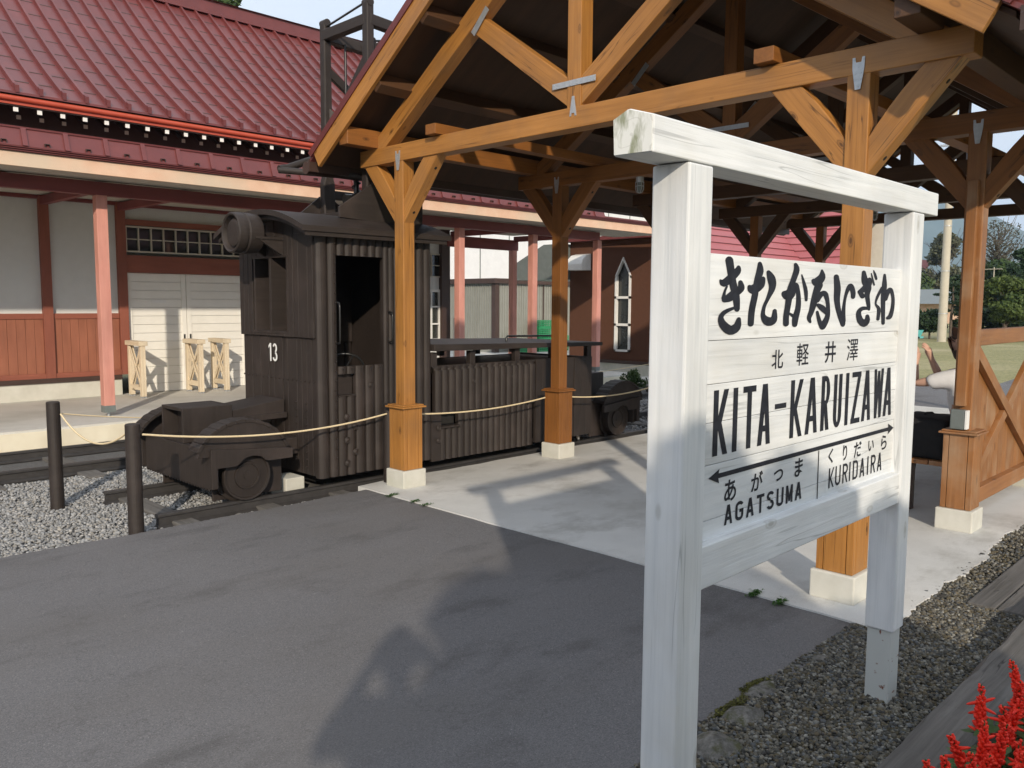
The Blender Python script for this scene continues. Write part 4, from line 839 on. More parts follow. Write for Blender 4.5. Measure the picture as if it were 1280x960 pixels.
# transom
def gridwin(name, x0, x1, z0, z1, nx, nz, y=WY, fr=.022, mat='soffit'):
    f = MB(); f.box((x0, y-.03, z0), (x1, y+.02, z0+fr)); f.box((x0, y-.03, z1-fr), (x1, y+.02, z1))
    for k in range(nx+1): x = x0+(x1-x0-fr)*k/nx; f.box((x, y-.028, z0+fr), (x+fr*(1 if k in (0, nx) else .6), y+.02, z1-fr))
    for k in range(1, nz): z = z0+(z1-z0)*k/nz; f.box((x0+fr, y-.026, z-fr*.3), (x1-fr, y+.018, z+fr*.3))
    o = f.build(name, M_[mat], st); MB().box((x0+.005, y+.03, z0+.005), (x1-.005, y+.04, z1-.005)).build('pane', M_['glass'], o)
gridwin('transom_window', 4.795, 6.69, 2.32, 2.705, 10, 2)
gridwin('upper_window', 10.40, 10.88, 2.10, 2.56, 2, 2, mat='soffit'); gridwin('window', 10.40, 10.87, .84, 1.86, 2, 3, fr=.05, mat='whiteplastic')
# canopy ceiling, beams, pillars
CE = 14.4
pl = MB(); pl.prism([(SX0, 9.875, 3.0), (SX0, 12.79, 3.04), (SX0, 12.79, 3.07), (SX0, 9.875, 3.03)], (12.9-SX0, 0, 0)); pl.prism([(12.9, 9.875, 3.0), (12.9, 11.2, 3.02), (12.9, 11.2, 3.05), (12.9, 9.875, 3.03)], (CE-12.9, 0, 0)); pl.build('canopy_ceiling', M_['soffit'], st)
beam('canopy_beam', (SX0, 10.50, 2.912), (12.98, 10.50, 2.912), .11, .155, M_['beamred'], st, bevel=.004)
beam('canopy_beam', (SXE, 12.74, 2.83), (12.98, 12.74, 2.83), .11, .22, M_['beamred'], st, bevel=.004)
for x in PX+[4.725, 6.76, 9.34, 11.12, 12.92]:
    beam('canopy_cross_beam', (x, 10.56, 2.95), (x, 12.73, 2.965), .09, .11, M_['beamred'], st, bevel=.004)
for x, y in ((-4.95, 10.50), (-2.1, 10.50), (.78, 10.50), (3.665, 10.50), (6.50, 10.50), (9.34, 10.50), (11.12, 10.50), (12.97, 10.50), (12.85, 12.72)):
    p = beam('pillar', (x, y, .30), (x, y, 2.836 if y < 12 else 2.722), .125, .125, M_['pillar'], st, up=(1, 0, 0), bevel=.005)
    MB().box((x-.064, y-.064, .262), (x+.064, y+.064, .345)).build('pillar_shoe', M_['greybox'], p); MB().cyl((x, y, .213), (x, y, .262), .018, 12).build('pillar_pin', M_['steel'], p)
MB().box((SX0, WY-.055, 2.985), (SXE, WY-.001, 3.035)).build('wall_plate', M_['beamred'], st)
# fascia and canopy roof
MB().box((SX0, 9.83, 2.985), (CE, 9.87, 3.135)).build('fascia_board', M_['cream'], st, bevel=.004)
m = MB()
for k, (y, z) in enumerate(((9.80, 3.137), (9.785, 3.155), (9.77, 3.173))): m.box((SX0, y, z), (CE, 9.9, z+.013))
m.build('canopy_edge_flashing', M_['flash'], st)
m = MB(); m.prism([(SX0, 9.775, 3.188), (SX0, 9.845, 3.375), (SX0, 12.77, 3.62), (SX0, 12.77, 3.60), (SX0, 9.86, 3.35), (SX0, 9.80, 3.188)], (12.30-SX0, 0, 0)); m.prism([(12.30, 9.77, 3.188), (12.30, 11.3, 3.25), (12.30, 11.3, 3.27), (12.30, 9.77, 3.208)], (CE-12.30, 0, 0)); m.build('canopy_roof', M_['roof'], st)
MB().prism([(SX0, 9.832, 3.372), (SX0, 9.90, 3.372), (SX0, 9.90, 3.392), (SX0, 9.832, 3.392)], (12.34-SX0, 0, 0)).build('canopy_ridge_flashing', M_['flash'], st)
for k in range(53):
    x = 2.70-.405*28+.405*k
    if SX0 < x < 12.28: MB().prism([(x-.025, 9.752, 3.190), (x-.025, 9.822, 3.378), (x-.025, 9.85, 3.378), (x-.025, 9.79, 3.190)], (.05, 0, 0)).build('canopy_batten', M_['roof'], st)
for k in range(53):
    x = 2.70-.405*28+.405*k+.21
    if SX0 < x < 12.2:
        m = MB(); m.box((x-.026, 9.762, 3.205), (x-.020, 9.80, 3.235)); m.box((x+.020, 9.762, 3.205), (x+.026, 9.80, 3.235)); m.box((x-.020, 9.762, 3.229), (x+.020, 9.80, 3.235)); m.build('snow_guard', M_['darkbrown'], st)
MB().box((SX0, 10.3, 3.33), (12.2, 10.35, 3.36)).build('snow_bar', M_['flash'], st) if False else None
# dark zone under the main eave with white-tipped rafters
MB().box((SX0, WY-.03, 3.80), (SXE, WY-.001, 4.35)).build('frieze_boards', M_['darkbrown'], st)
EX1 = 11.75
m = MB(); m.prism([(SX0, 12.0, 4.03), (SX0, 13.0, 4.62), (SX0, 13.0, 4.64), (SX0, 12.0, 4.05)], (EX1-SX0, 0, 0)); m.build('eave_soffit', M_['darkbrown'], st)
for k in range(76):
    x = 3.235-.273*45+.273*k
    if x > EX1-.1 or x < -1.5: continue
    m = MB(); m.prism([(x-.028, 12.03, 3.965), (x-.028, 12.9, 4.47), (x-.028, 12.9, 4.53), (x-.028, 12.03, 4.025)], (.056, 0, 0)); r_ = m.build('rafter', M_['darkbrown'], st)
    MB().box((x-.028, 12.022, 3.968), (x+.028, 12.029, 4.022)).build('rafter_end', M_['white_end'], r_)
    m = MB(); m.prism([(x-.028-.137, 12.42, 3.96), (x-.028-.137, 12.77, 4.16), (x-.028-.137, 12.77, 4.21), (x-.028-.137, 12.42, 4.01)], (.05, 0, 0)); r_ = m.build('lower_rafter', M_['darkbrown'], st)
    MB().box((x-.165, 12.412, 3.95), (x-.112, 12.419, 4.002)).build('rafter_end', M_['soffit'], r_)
MB().box((SX0, 11.98, 4.045), (EX1, 12.02, 4.10)).build('eave_board', M_['gutter'], st); MB().cyl((SX0, 11.965, 4.115), (EX1, 11.965, 4.115), .035, 10).build('gutter', M_['gutter'], st)
# main roof, slightly hollow in section
RY, RZ = 15.75, 7.0; ry0, rz0 = 11.93, 4.165
def rz(y): t = (y-ry0)/(RY-ry0); return rz0+(RZ-rz0)*(.80*t+.20*t*t)
m = MB(); YS = [ry0+(RY+.1-ry0)*k/12 for k in range(13)]
for a, b in zip(YS[:-1], YS[1:]): m.prism([(SX0, a, rz(a)), (SX0, b, rz(b)), (SX0, b, rz(b)+.03), (SX0, a, rz(a)+.03)], (EX1-SX0, 0, 0))
m.prism([(SX0, 19.8, rz0), (SX0, RY+.1, RZ), (SX0, RY+.1, RZ+.04), (SX0, 19.8, rz0+.03)], (EX1-SX0, 0, 0))
m.prism([(SXE, WY, 3.9), (SXE, 19.5, 3.9), (SXE, RY, RZ-.1)], (-.1, 0, 0)); m.build('roof', M_['roof'], st)
def strip(m, x, y0, y1, w, h):
    n = max(1, round((y1-y0)/.3))
    for k in range(n):
        a, b = y0+(y1-y0)*k/n, y0+(y1-y0)*(k+1)/n
        m.prism([(x-w/2, a, rz(a)+.028), (x-w/2, b, rz(b)+.028), (x-w/2, b, rz(b)+.03+h), (x-w/2, a, rz(a)+.03+h)], (w, 0, 0))
m, sm_, cap_ = MB(), MB(), MB()
for k in range(78):
    x = 3.235-.273*45+.273*k-.0
    if x > EX1-.05 or x < SX0: continue
    strip(m, x, ry0+.02, RY+.08, .038, .068); strip(cap_, x, ry0-.015, ry0+.05, .046, .088)
    for j in range(11):
        yy = ry0+.36*(j+ (.0 if k % 2 else .0))+.32
        if yy < RY: strip(sm_, x+.1365, yy, yy+.013, .185, .007)
m.build('roof_battens', M_['roof'], st); sm_.build('sheet_laps', M_['darkbrown'], st); cap_.build('batten_caps', M_['flash'], st)
m = MB(); m.box((SX0, RY-.02, RZ-.0), (EX1+.05, RY+.35, RZ+.05)) if False else m.box((SX0, RY-.06, RZ+.05), (EX1+.05, RY+.38, RZ+.085)); m.box((SX0, RY+.03, RZ-.02), (EX1+.02, RY+.30, RZ+.33)); m.prism([(SX0, RY-.03, RZ+.33), (SX0, RY+.36, RZ+.33), (SX0, RY+.165, RZ+.40)], (EX1+.06-SX0, 0, 0)); m.build('ridge_cap', M_['roof'], st)
m = MB(); m.box((EX1-.01, RY-.25, RZ-.30), (EX1+.12, RY+.58, RZ+.22)); m.box((EX1-.01, RY-.12, RZ+.2), (EX1+.12, RY+.45, RZ+.50)); m.build('ridge_end_ornament', M_['pillar'], st, bevel=.03)

# sawhorse barricades by the door
def barricade(x, y, rz, label):
    t = thing('wooden_barricade', label, 'barricade', (x, y, .215), 'pale wooden barricades by the sliding doors'); P_ = M_['pale']
    t.rotation_euler = (0, 0, 0)
    L, D, H = .50, .105, .80
    for sy in (-1, 1):
        for sx in (-1, 1):
            beam('leg', (x+sx*(D/2-.035), y+sy*(L/2-.04), .235), (x+sx*(D/2-.035), y+sy*(L/2-.04), .215+H-.05), .07, .034, P_, t, up=(1, 0, 0)); MB().box((x+sx*(D/2-.035)-.02, y+sy*(L/2-.04)-.02, .214), (x+sx*(D/2-.035)+.02, y+sy*(L/2-.04)+.02, .236)).build('foot', M_['steel'], t)
    beam('top_board', (x, y-L/2-.01, .215+H-.02), (x, y+L/2+.01, .215+H-.02), D+.02, .065, P_, t)
    for sx in (-1, 1):
        xx = x+sx*(D/2-.035)
        beam('bottom_rail', (xx, y-L/2+.075, .355), (xx, y+L/2-.075, .355), .028, .07, P_, t)
        beam('cross_brace', (xx-.007, y-L/2+.075, .40), (xx-.007, y+L/2-.075, .94), .013, .042, P_, t); beam('cross_brace', (xx+.007, y-L/2+.075, .94), (xx+.007, y+L/2-.075, .40), .013, .042, P_, t)
    return t
barricade(4.72, 12.33, 0, 'pale wooden barricade standing alone left of the sliding doors, nearest the salmon pillar')
barricade(5.60, 12.38, 0, 'pale wooden barricade in front of the door handles, left one of the close pair')
barricade(6.02, 12.40, 0, 'pale wooden barricade beside the locomotive cab, right one of the close pair')
# ------------------------------------------------------------------ rope posts and ropes
def rpost(x, y, z0, h, label):
    t = MB().lathe((x, y, z0), (0, 0, 1), [(0,.052),(h-.008,.050),(h,.044),(h,0)], 24); o = t.build('rope_post', M_['loco'], origin=(x, y, z0)); tag(o, label, 'post', 'dark rope posts round the locomotive'); return o
rpost(2.10, 7.22, -.09, .89, 'dark round rope post standing in the ballast, farther from the asphalt')
rpost(2.19, 5.84, -.05, .81, 'dark round rope post at the asphalt edge in front of the buffer beam')
rpost(4.41, 5.895, -.02, .735, 'dark round rope post half hidden behind the nearest shelter post')
rpost(8.9, 5.86, -.02, .735, 'dark round rope post at the far end of the locomotive behind the sign')
rpost(6.0, 8.05, -.09, .80, 'dark round rope post behind the locomotive on the platform track side')
def rope(pts, sag, label, r=.0075, kink=None):
    P = []
    for a, b, s in zip(pts[:-1], pts[1:], sag):
        for k in range(18):
            t = k/18; P.append((a[0]+(b[0]-a[0])*t, a[1]+(b[1]-a[1])*t, a[2]+(b[2]-a[2])*t-4*s*t*(1-t)))
    P.append(pts[-1]); o = MB().tube(P, r, 8).build('rope', M_['rope'], origin=pts[0]); tag(o, label, 'rope', 'cream ropes strung round the locomotive')
rope([(2.14, 7.17, .70), (2.17, 5.90, .69)], [.145], 'slack cream rope between the two rope posts on the ballast')
rope([(2.24, 5.80, .685), (4.36, 5.86, .63)], [.085], 'cream rope sagging across the buffer beam and cab to the shelter post')
rope([(4.545, 5.77, .62), (6.31, 5.77, .63)], [.045], 'cream rope along the low hood between the first and second shelter posts')
rope([(6.53, 5.77, .63), (8.31, 5.77, .63)], [.06], 'cream rope from the second shelter post towards the rear bogie and the sign')
rope([(2.14, 7.24, .70), (6.0, 8.02, .62)], [.17], 'thin cream rope from the ballast post back along the platform track', .005)
rope([(6.0, 8.06, .62), (13.2, 8.6, .62)], [.12], 'thin cream rope far behind the locomotive along the platform track', .005)

# ------------------------------------------------------------------ timbers, planks and stones by the sign
def curb():
    m = MB(); n = 40; x0, x1 = 1.9, 6.2; vs = []; rn = random.Random(4)
    for k in range(n+1):
        x = x0+(x1-x0)*k/n; w = [rn.uniform(-.006, .006) for _ in range(6)]
        vs += [(x, .80+w[0], -.05), (x, .80+w[1], .08+w[2]), (x, .83, .105+w[3]), (x, .965+w[4], .100+w[3]), (x, .99+w[5], .07+w[2]), (x, .995+w[0], -.05)]
    fs = []
    for k in range(n):
        for j in range(6):
            l = (j+1) % 6; fs.append((k*6+j, k*6+l, (k+1)*6+l, (k+1)*6+j))
    m.add(vs, fs); m.add(vs[:6], [(0,1,2,3,4,5)]); m.add(vs[-6:], [(5,4,3,2,1,0)])
    return m.build('timber_edging', M_['grey_wood'], origin=(x0, .9, 0), bevel=0)
tag(curb(), 'weathered grey log edging between the gravel and the red flowers', 'edging')
for y0, y1, xe, lb in ((1.175, 1.31, 7.4, 'weathered grey plank laid on the gravel, the one closer to the slab'), (1.03, 1.165, 7.2, 'weathered grey plank laid on the gravel, the one closer to the log edging')):
    tag(beam('plank', (4.80, (y0+y1)/2, .0), (xe, (y0+y1)/2+.01, .0), y1-y0, .04, M_['grey_wood'], bevel=.004), lb, 'plank', 'grey planks laid on the gravel')
def rockmat():
    m, nt, b = mat_new('rock_with_moss'); v = coords(nt, (1, 1, 1), True)
    c = ramp(nt, noise(nt, v, 22, 7, .7), [(.32, (.055,.052,.047)), (.68, (.24,.23,.21))])
    c = mix(nt, ramp(nt, noise(nt, v, 14, 8, .75), [(.50, (0,)*3), (.62, (.85,)*3)]), c, (.060,.062,.018))
    nt.links.new(c, b.inputs['Base Color']); b.inputs['Roughness'].default_value = .95; bump(nt, b, noise(nt, v, 40, 6, .7), .9, .01); return m
M_['rock'] = rockmat()
def rock(x, y, z, r, sc, seed, label):
    rn = random.Random(seed); bm = bmesh.new(); bmesh.ops.create_icosphere(bm, subdivisions=3, radius=r)
    pl_ = [Vector((rn.uniform(-1,1), rn.uniform(-1,1), rn.uniform(-.6,1))).normalized() for _ in range(9)]
    for v in bm.verts:
        for n in pl_:
            d = v.co.dot(n); lim = r*.72
            if d > lim: v.co -= n*(d-lim)*.85
        v.co += v.co.normalized()*rn.uniform(-.03, .03)*r*2; v.co = Vector((v.co.x*sc[0], v.co.y*sc[1], v.co.z*sc[2]))
    me = bpy.data.meshes.new('rock'); bm.to_mesh(me); bm.free(); me.materials.append(M_['rock']); o = bpy.data.objects.new('rock', me); _link(o, Matrix.Translation((x, y, z))); o.modifiers.new('sub', 'SUBSURF').levels = 1
    tag(o, label, 'rock', 'half buried rocks at the asphalt edge')
rock(2.56, 1.50, -.012, .13, (1, .8, .5), 3, 'pale grey rock at the asphalt edge nearest the left sign post')
rock(2.84, 1.55, -.016, .115, (1, .9, .5), 5, 'brown mossy rock between the pale rock and the gravel')
rock(3.08, 1.59, -.028, .13, (1.3, .7, .4), 8, 'dark mossy rock at the asphalt edge midway between the sign posts')
rock(3.55, 1.57, -.025, .105, (1.2, .7, .4), 13, 'low grey rock at the asphalt edge left of the steel foot of the sign')
for k, x in enumerate((1.75, 2.55, 2.95, 3.3, 3.55)):
    rock(x, 5.80, -.045, .07+.01*(k % 3), (1.3, .7, .6), 20+k, ['small rock at the corner of the asphalt by the rope post', 'small grey rock against the near rail end', 'ochre and grey rock against the rail under the wheel', 'rock against the near rail just before the cab', 'rock beside the cream block under the cab'][k])
# moss
def moss(name, cx, cy, z, rx, ry, n, label):
    a = RNG.uniform(0, 6.28, n); r = np.sqrt(RNG.uniform(0, 1, n)); r = r*(1+.3*np.sin(3*a+cx*9)); x = cx+rx*r*np.cos(a); y = cy+ry*r*np.sin(a); zz = z+.014*np.clip(1-r, 0, 1)+RNG.uniform(0, .008, n)
    th = RNG.uniform(0, 6.28, n); s = RNG.uniform(.004, .009, n); V = np.zeros((n, 3, 3))
    for k in range(3): V[:, k, 0] = x+s*np.cos(th+2.1*k); V[:, k, 1] = y+s*np.sin(th+2.1*k); V[:, k, 2] = zz+RNG.uniform(-.004, .008, n)
    c = np.array([.085,.085,.02])*RNG.uniform(.4, 1.8, (n, 1)); o = fast_mesh(name, V.reshape(-1, 3), np.arange(n*3).reshape(-1, 3), np.repeat(c, 3, 0), M_['leaf']); tag(o, label, 'moss', kind='stuff')
M_['leaf'] = attr_mat('leaf', .55, 0, trans=.25)
moss('moss', 2.86, 1.60, .0, .12, .035, 600, 'olive moss on the asphalt edge between the sign posts'); moss('moss', 3.10, 1.63, .0, .13, .03, 500, 'olive moss spreading over the far rock at the asphalt edge')

# ------------------------------------------------------------------ leaves: individual faces spread over limbs
def leafcloud(centers, n, size, colA, colB, dome=None, aspect=.5):
    C = np.array([c[:3] for c in centers]); Rr = np.array([c[3] for c in centers]); Wt_ = Rr**2; k = RNG.choice(len(C), n, p=Wt_/Wt_.sum())
    d = RNG.normal(size=(n, 3)); d /= np.linalg.norm(d, axis=1)[:, None]; rad = RNG.uniform(.35, 1.05, n)**.6
    P = C[k]+d*(Rr[k]*rad)[:, None]*np.array([1, 1, .8])
    nrm = d*.6+RNG.normal(size=(n, 3))*.6+np.array([0, 0, .3]); nrm /= np.linalg.norm(nrm, axis=1)[:, None]
    t = np.cross(nrm, RNG.normal(size=(n, 3))); t /= np.linalg.norm(t, axis=1)[:, None]; b = np.cross(nrm, t); s = size*RNG.uniform(.6, 1.3, n)[:, None]
    V = np.stack([P-t*s, P-b*s*aspect, P+t*s, P+b*s*aspect], 1)
    tone = np.clip(RNG.beta(2, 2, n)*.7+.3*((np.sin(k*12.9)*.5+.5)), 0, 1)[:, None]
    c = np.array(colA)*(1-tone)+np.array(colB)*tone
    return V.reshape(-1, 3), np.arange(n*4).reshape(-1, 4), np.repeat(c, 4, 0)
def tree(name, label, x, y, z, h, r, n, leaf, cA, cB, shape='round', cat='tree', group=None, trunk=.16, seed=0, bare=0):
    rn = random.Random(seed); t = thing(name, label, cat, (x, y, z), group)
    tk = MB(); base = .12*h if shape != 'round' else .28*h; top = h*.9
    tk.tube([(x, y, z-.1), (x+rn.uniform(-.05,.05)*r, y, z+h*.3), (x+rn.uniform(-.1,.1)*r, y+rn.uniform(-.1,.1)*r, z+h*.6), (x, y, z+top)], [trunk, trunk*.75, trunk*.45, trunk*.12], 8)
    cs = []
    for k in range(34 if shape == 'cone' else 30):
        f = rn.uniform(0, 1); a = rn.uniform(0, 6.28)
        if shape == 'cone': zz = base+(h-base)*f; rr = r*(1-f)**.8*rn.uniform(.45, 1.0); cr = r*(.30*(1-f)+.10)
        elif shape == 'column': zz = base+(h-base)*f; rr = r*rn.uniform(.1, .8)*math.sin(math.pi*(.15+.8*f)); cr = r*rn.uniform(.3, .5)
        else: zz = base+(h-base)*(.1+.85*f); rr = r*math.sin(math.pi*(.12+.8*f))*rn.uniform(.25, .9); cr = r*rn.uniform(.22, .40)
        c = (x+rr*math.cos(a), y+rr*math.sin(a), z+zz, cr); cs.append(c)
        tk.tube([(x, y, z+max(base*.8, zz-rr*.8)), (x+rr*.5*math.cos(a), y+rr*.5*math.sin(a), z+zz-rr*.25), (c[0], c[1], c[2])], [trunk*.28, trunk*.16, trunk*.05], 5)
    if bare:
        for k in range(bare):
            a = rn.uniform(0, 6.28); zz = h*rn.uniform(.45, .8); rr = r*rn.uniform(.3, 1); tk.tube([(x, y, z+zz), (x+rr*.5*math.cos(a), y+rr*.5*math.sin(a), z+zz+rr*.4), (x+rr*math.cos(a), y+rr*math.sin(a), z+zz+rr*rn.uniform(.7, 1.5))], [.05, .03, .012], 4)
    tk.build('trunk', M_['bark'], t)
    V, F, C2 = leafcloud(cs, n, leaf, cA, cB); fast_mesh('crown', V, F, C2, M_['leaf'], t); return t
# ------------------------------------------------------------------ buildings behind
bb = thing('brown_chapel_house', 'brown stucco building with a tall white pointed window behind the canopy end', 'building', (15, 11.3, .02))
BY0, BY1 = 10.5, 12.95
wl = MB(); wx = 15.0
wl.box((wx, BY0, .26), (wx+.2, 11.17, 3.02)); wl.box((wx, 11.59, .26), (wx+.2, BY1, 3.02)); wl.box((wx, 11.17, .26), (wx+.2, 11.59, .54))
wl.prism([(wx, 11.17, 2.22), (wx, 11.38, 2.62), (wx, 11.59, 2.22), (wx, 11.59, 3.02), (wx, 11.17, 3.02)], (.2, 0, 0)); wl.box((wx+.2, BY0, .26), (16.7, BY0+.2, 3.02)); wl.box((wx+.2, BY1-.2, .26), (16.7, BY1, 3.02)); wl.box((16.5, BY0+.2, .26), (16.7, BY1-.2, 3.02))
wl.build('wall', M_['brownstucco'], bb)
MB().box((wx-.015, BY0-.02, .0), (16.7, BY1+.02, .26)).build('foundation', M_['footing'], bb); MB().box((wx-.03, BY0-.03, .26), (wx-.001, BY1+.03, .33)).build('base_trim', M_['darkbrown'], bb)
MB().box((14.8, BY0-.05, 3.02), (16.8, BY1+.1, 3.10)).build('roof', M_['roof'], bb)
f = MB()
def bar(a, b, w=.045):
    f.prism([(wx-.035, a[0], a[1]), (wx-.035, b[0], b[1]), (wx-.035, b[0]+(w if abs(a[0]-b[0]) < .01 else 0)*(1 if a[0] < 11.38 else -1), b[1]+(w if abs(a[1]-b[1]) < .01 else 0)-(w*1.3 if abs(a[0]-b[0]) > .01 and abs(a[1]-b[1]) > .01 else 0)), (wx-.035, a[0]+(w if abs(a[0]-b[0]) < .01 else 0)*(1 if a[0] < 11.38 else -1), a[1]+(w if abs(a[1]-b[1]) < .01 else 0)-(w*1.3 if abs(a[0]-b[0]) > .01 and abs(a[1]-b[1]) > .01 else 0))], (.08, 0, 0))
bar((11.165, .53), (11.165, 2.22)); bar((11.595, .53), (11.595, 2.22)); bar((11.165, .53), (11.595, .53)); bar((11.165, 1.105), (11.595, 1.105), .055); bar((11.165, 1.71), (11.595, 1.71), .055); bar((11.165, 2.22), (11.38, 2.63)); bar((11.38, 2.63), (11.595, 2.22))
wd = f.build('window', M_['whiteplastic'], bb)
MB().prism([(wx+.06, 11.18, .55), (wx+.06, 11.58, .55), (wx+.06, 11.58, 2.2), (wx+.06, 11.38, 2.58), (wx+.06, 11.18, 2.2)], (.02, 0, 0)).build('pane', M_['glass'], wd)
v = MB(); P = [(12.30+.0, 2.36), (12.30, 2.70), (12.38, 2.74), (12.62, 2.74), (12.70, 2.70), (12.78, 2.60), (12.80, 2.36)]
v.prism([(wx-.34, 12.32, 2.36), (wx-.34, 12.32, 2.50), (wx-.30, 12.32, 2.60), (wx-.18, 12.32, 2.70), (wx, 12.32, 2.74), (wx, 12.32, 2.36)], (0, .46, 0)); v.build('vent_hood', M_['whiteplastic'], bb, bevel=.01)
p = MB(); p.prism([(14.7, 14.68, 2.47), (14.7, 13.53, 2.98), (14.7, 12.96, 2.98), (14.7, 12.96, 2.16), (14.7, 14.50, 2.16), (14.7, 14.50, 2.28), (14.7, 14.60, 2.28), (14.7, 14.60, 2.42)], (1.5, 0, 0)); p.build('porch_gable', M_['greybox'], bb)
sh = thing('storage_shed', 'low grey-green metal storage shed with brown edge trim behind the canopy', 'shed', (18.5, 19.1, .02))
m = MB(); m.box((18.5, 19.1, .02), (31.5, 22.8, 2.22)); m.build('shed_body', M_['shed'], sh)
m = MB()
for k in range(114): m.box((18.7+.11*k, 19.075, .1), (18.74+.11*k, 19.098, 2.2)); 
for k in range(30): m.box((18.475, 19.3+.11*k, .1), (18.498, 19.34+.11*k, 2.2))
m.build('corrugation', M_['shed'], sh)
m = MB(); m.box((18.35, 18.95, 2.222), (31.7, 23.0, 2.38)); m.build('shed_roof', M_['darkbrown'], sh); m = MB(); m.box((18.44, 19.03, .02), (18.62, 19.07, 2.22)); m.box((18.44, 19.07, .02), (18.47, 19.2, 2.22)); m.box((20.7, 19.05, .02), (20.74, 19.07, 2.22)); m.box((18.46, 20.6, .02), (18.47, 20.64, 2.22)); m.build('shed_trim', M_['darkbrown'], sh)
wb = thing('white_warehouse', 'large pale clad warehouse behind the storage shed', 'building', (36, 30, 0))
m = MB(); m.box((20, 30, -.1), (60, 42, 7.2)); m.prism([(19.8, 29.8, 7.2), (19.8, 42.2, 7.2), (19.8, 36, 8.6)], (40.4, 0, 0)); m.build('wall', M_['whitewall'], wb)
m = MB()
for k in range(20): m.box((20+2*k, 29.97, 0), (20.04+2*k, 29.998, 7.2))
m.build('cladding_joint', M_['greybox'], wb)
rb = thing('red_roofed_house', 'distant building with a salmon red hipped sheet roof seen above the sign board', 'building', (24, 14, 0))
m = MB(); m.box((22.5, 14.4, -.1), (31, 18.8, 2.95)); m.box((29.3, 12.9, -.1), (31.5, 14.4, 2.9)); m.build('wall', M_['whitewall'], rb)
M_['roof2'] = surf('salmon_sheet_metal', (.34,.085,.09), (.38,.10,.105), 3, .5, .02)
m = MB(); m.prism([(22.2, 13.9, 2.95), (22.2, 18.4, 6.2), (22.2, 18.4, 6.3), (22.2, 13.9, 3.05)], (9, 0, 0)); m.prism([(28.9, 12.5, 2.9), (32.0, 12.5, 5.1), (32.0, 12.5, 5.2), (28.9, 12.5, 3.0)], (0, 3.9, 0)); m.build('roof', M_['roof2'], rb)
m = MB()
for k in range(12): y = 13.9+.38*k; z = 3.05+.38*k*3.25/4.5; m.box((22.2, y-.01, z), (31, y+.02, z+.03))
for k in range(8): x = 28.9+.40*k; z = 3.0+.40*k*2.2/3.1; m.box((x-.01, 12.5, z), (x+.02, 16, z+.03))
m.build('sheet_laps', M_['flash'], rb)
wg = thing('cream_gabled_house', 'plain cream house wall seen between the shelter post and the right sign post', 'building', (33, 12, 0))
m = MB(); m.prism([(32.2, 11.9, -.1), (32.2, 13.3, -.1), (32.2, 13.3, 3.9), (32.2, 12.6, 4.7), (32.2, 11.9, 4.7)], (.9, 0, 0)); m.build('wall', M_['soffit'], wg); MB().prism([(32.1, 13.5, 3.68), (32.1, 12.5, 4.8), (32.1, 12.5, 4.9), (32.1, 13.5, 3.78)], (1.1, 0, 0)).build('roof', M_['greybox'], wg)
# green crates
def crate(x, y, z, label):
    t = thing('plastic_crate', label, 'crate', (x, y, z), 'green plastic crates by the shed'); m = MB(); L, D, H = .66, .44, .255
    m.box((x, y, z), (x+L, y+D, z+.02))
    for a, b in (((x, y), (x+L, y+.02)), ((x, y+D-.02), (x+L, y+D)), ((x, y+.021), (x+.02, y+D-.021)), ((x+L-.02, y+.021), (x+L, y+D-.021))):
        for z0, z1 in ((.02, .07), (.10, .13), (.16, .19), (.215, H)): m.box((a[0], a[1], z+z0), (b[0], b[1], z+z1))
    for k in range(7): m.box((x+L*k/6-.012*(k > 0), y-.006, z+.02), (x+L*k/6+.02, y+.016, z+H-.01))
    m.build('crate_shell', M_['green'], t); MB().box((x-.01, y-.012, z+H-.03), (x+L+.01, y+D+.01, z+H)).build('rim', M_['green'], t)
    return t
for k, nm in enumerate(('bottom', 'second', 'third', 'top')): crate(19.85+.02*(k % 2), 18.45, .02+.256*k, f'green plastic crate against the grey-green shed, {nm} of the tall stack' if k != 1 and k != 2 else f'green plastic crate against the grey-green shed, {nm} from the bottom of the tall stack')
crate(18.95, 18.42, .02, 'single green plastic crate left of the tall crate stack'); crate(20.62, 18.42, .02, 'green plastic crate right of the tall stack, the lower of two'); crate(20.62, 18.42, .276, 'green plastic crate right of the tall stack, the upper of two')
lv = thing('louvred_panel', 'narrow white louvred panel standing at the far corner of the station house', 'panel', (11.15, 12.6, .215)); m = MB()
m.box((11.06, 12.58, .216), (11.08, 12.62, 1.30)); m.box((11.22, 12.58, .216), (11.24, 12.62, 1.30))
m.build('panel_frame', M_['whiteplastic'], lv); m = MB()
for k in range(10): m.prism([(11.081, 12.575, .25+.105*k), (11.081, 12.61, .33+.105*k), (11.081, 12.615, .325+.105*k), (11.081, 12.58, .245+.105*k)], (.138, 0, 0))
m.build('slats', M_['whiteplastic'], lv)
gh = thing('grey_roofed_house', 'far low house with a grey roof and cream walls behind the clipped tree', 'house', (86, 28, 0))
m = MB(); m.box((85, 20, -.1), (93, 33, 1.75)); m.build('wall', M_['cream'], gh); m = MB(); m.prism([(84, 19, 1.75), (89, 19, 3.2), (94, 19, 1.75)], (0, 15, 0)); m.build('roof', M_['greybox'], gh)
h2 = thing('brown_roofed_house', 'far house with a red brown roof just right of the sign', 'house', (110, 39, 0))
m = MB(); m.box((110, 40.3, -.1), (118, 48, 6.3)); m.build('wall', M_['cream'], h2); m = MB(); m.prism([(109, 39.6, 6.3), (109, 49, 6.3), (112, 49, 7.6), (112, 39.6, 7.6)], (9, 0, 0)); m.build('roof', M_['flash'], h2)
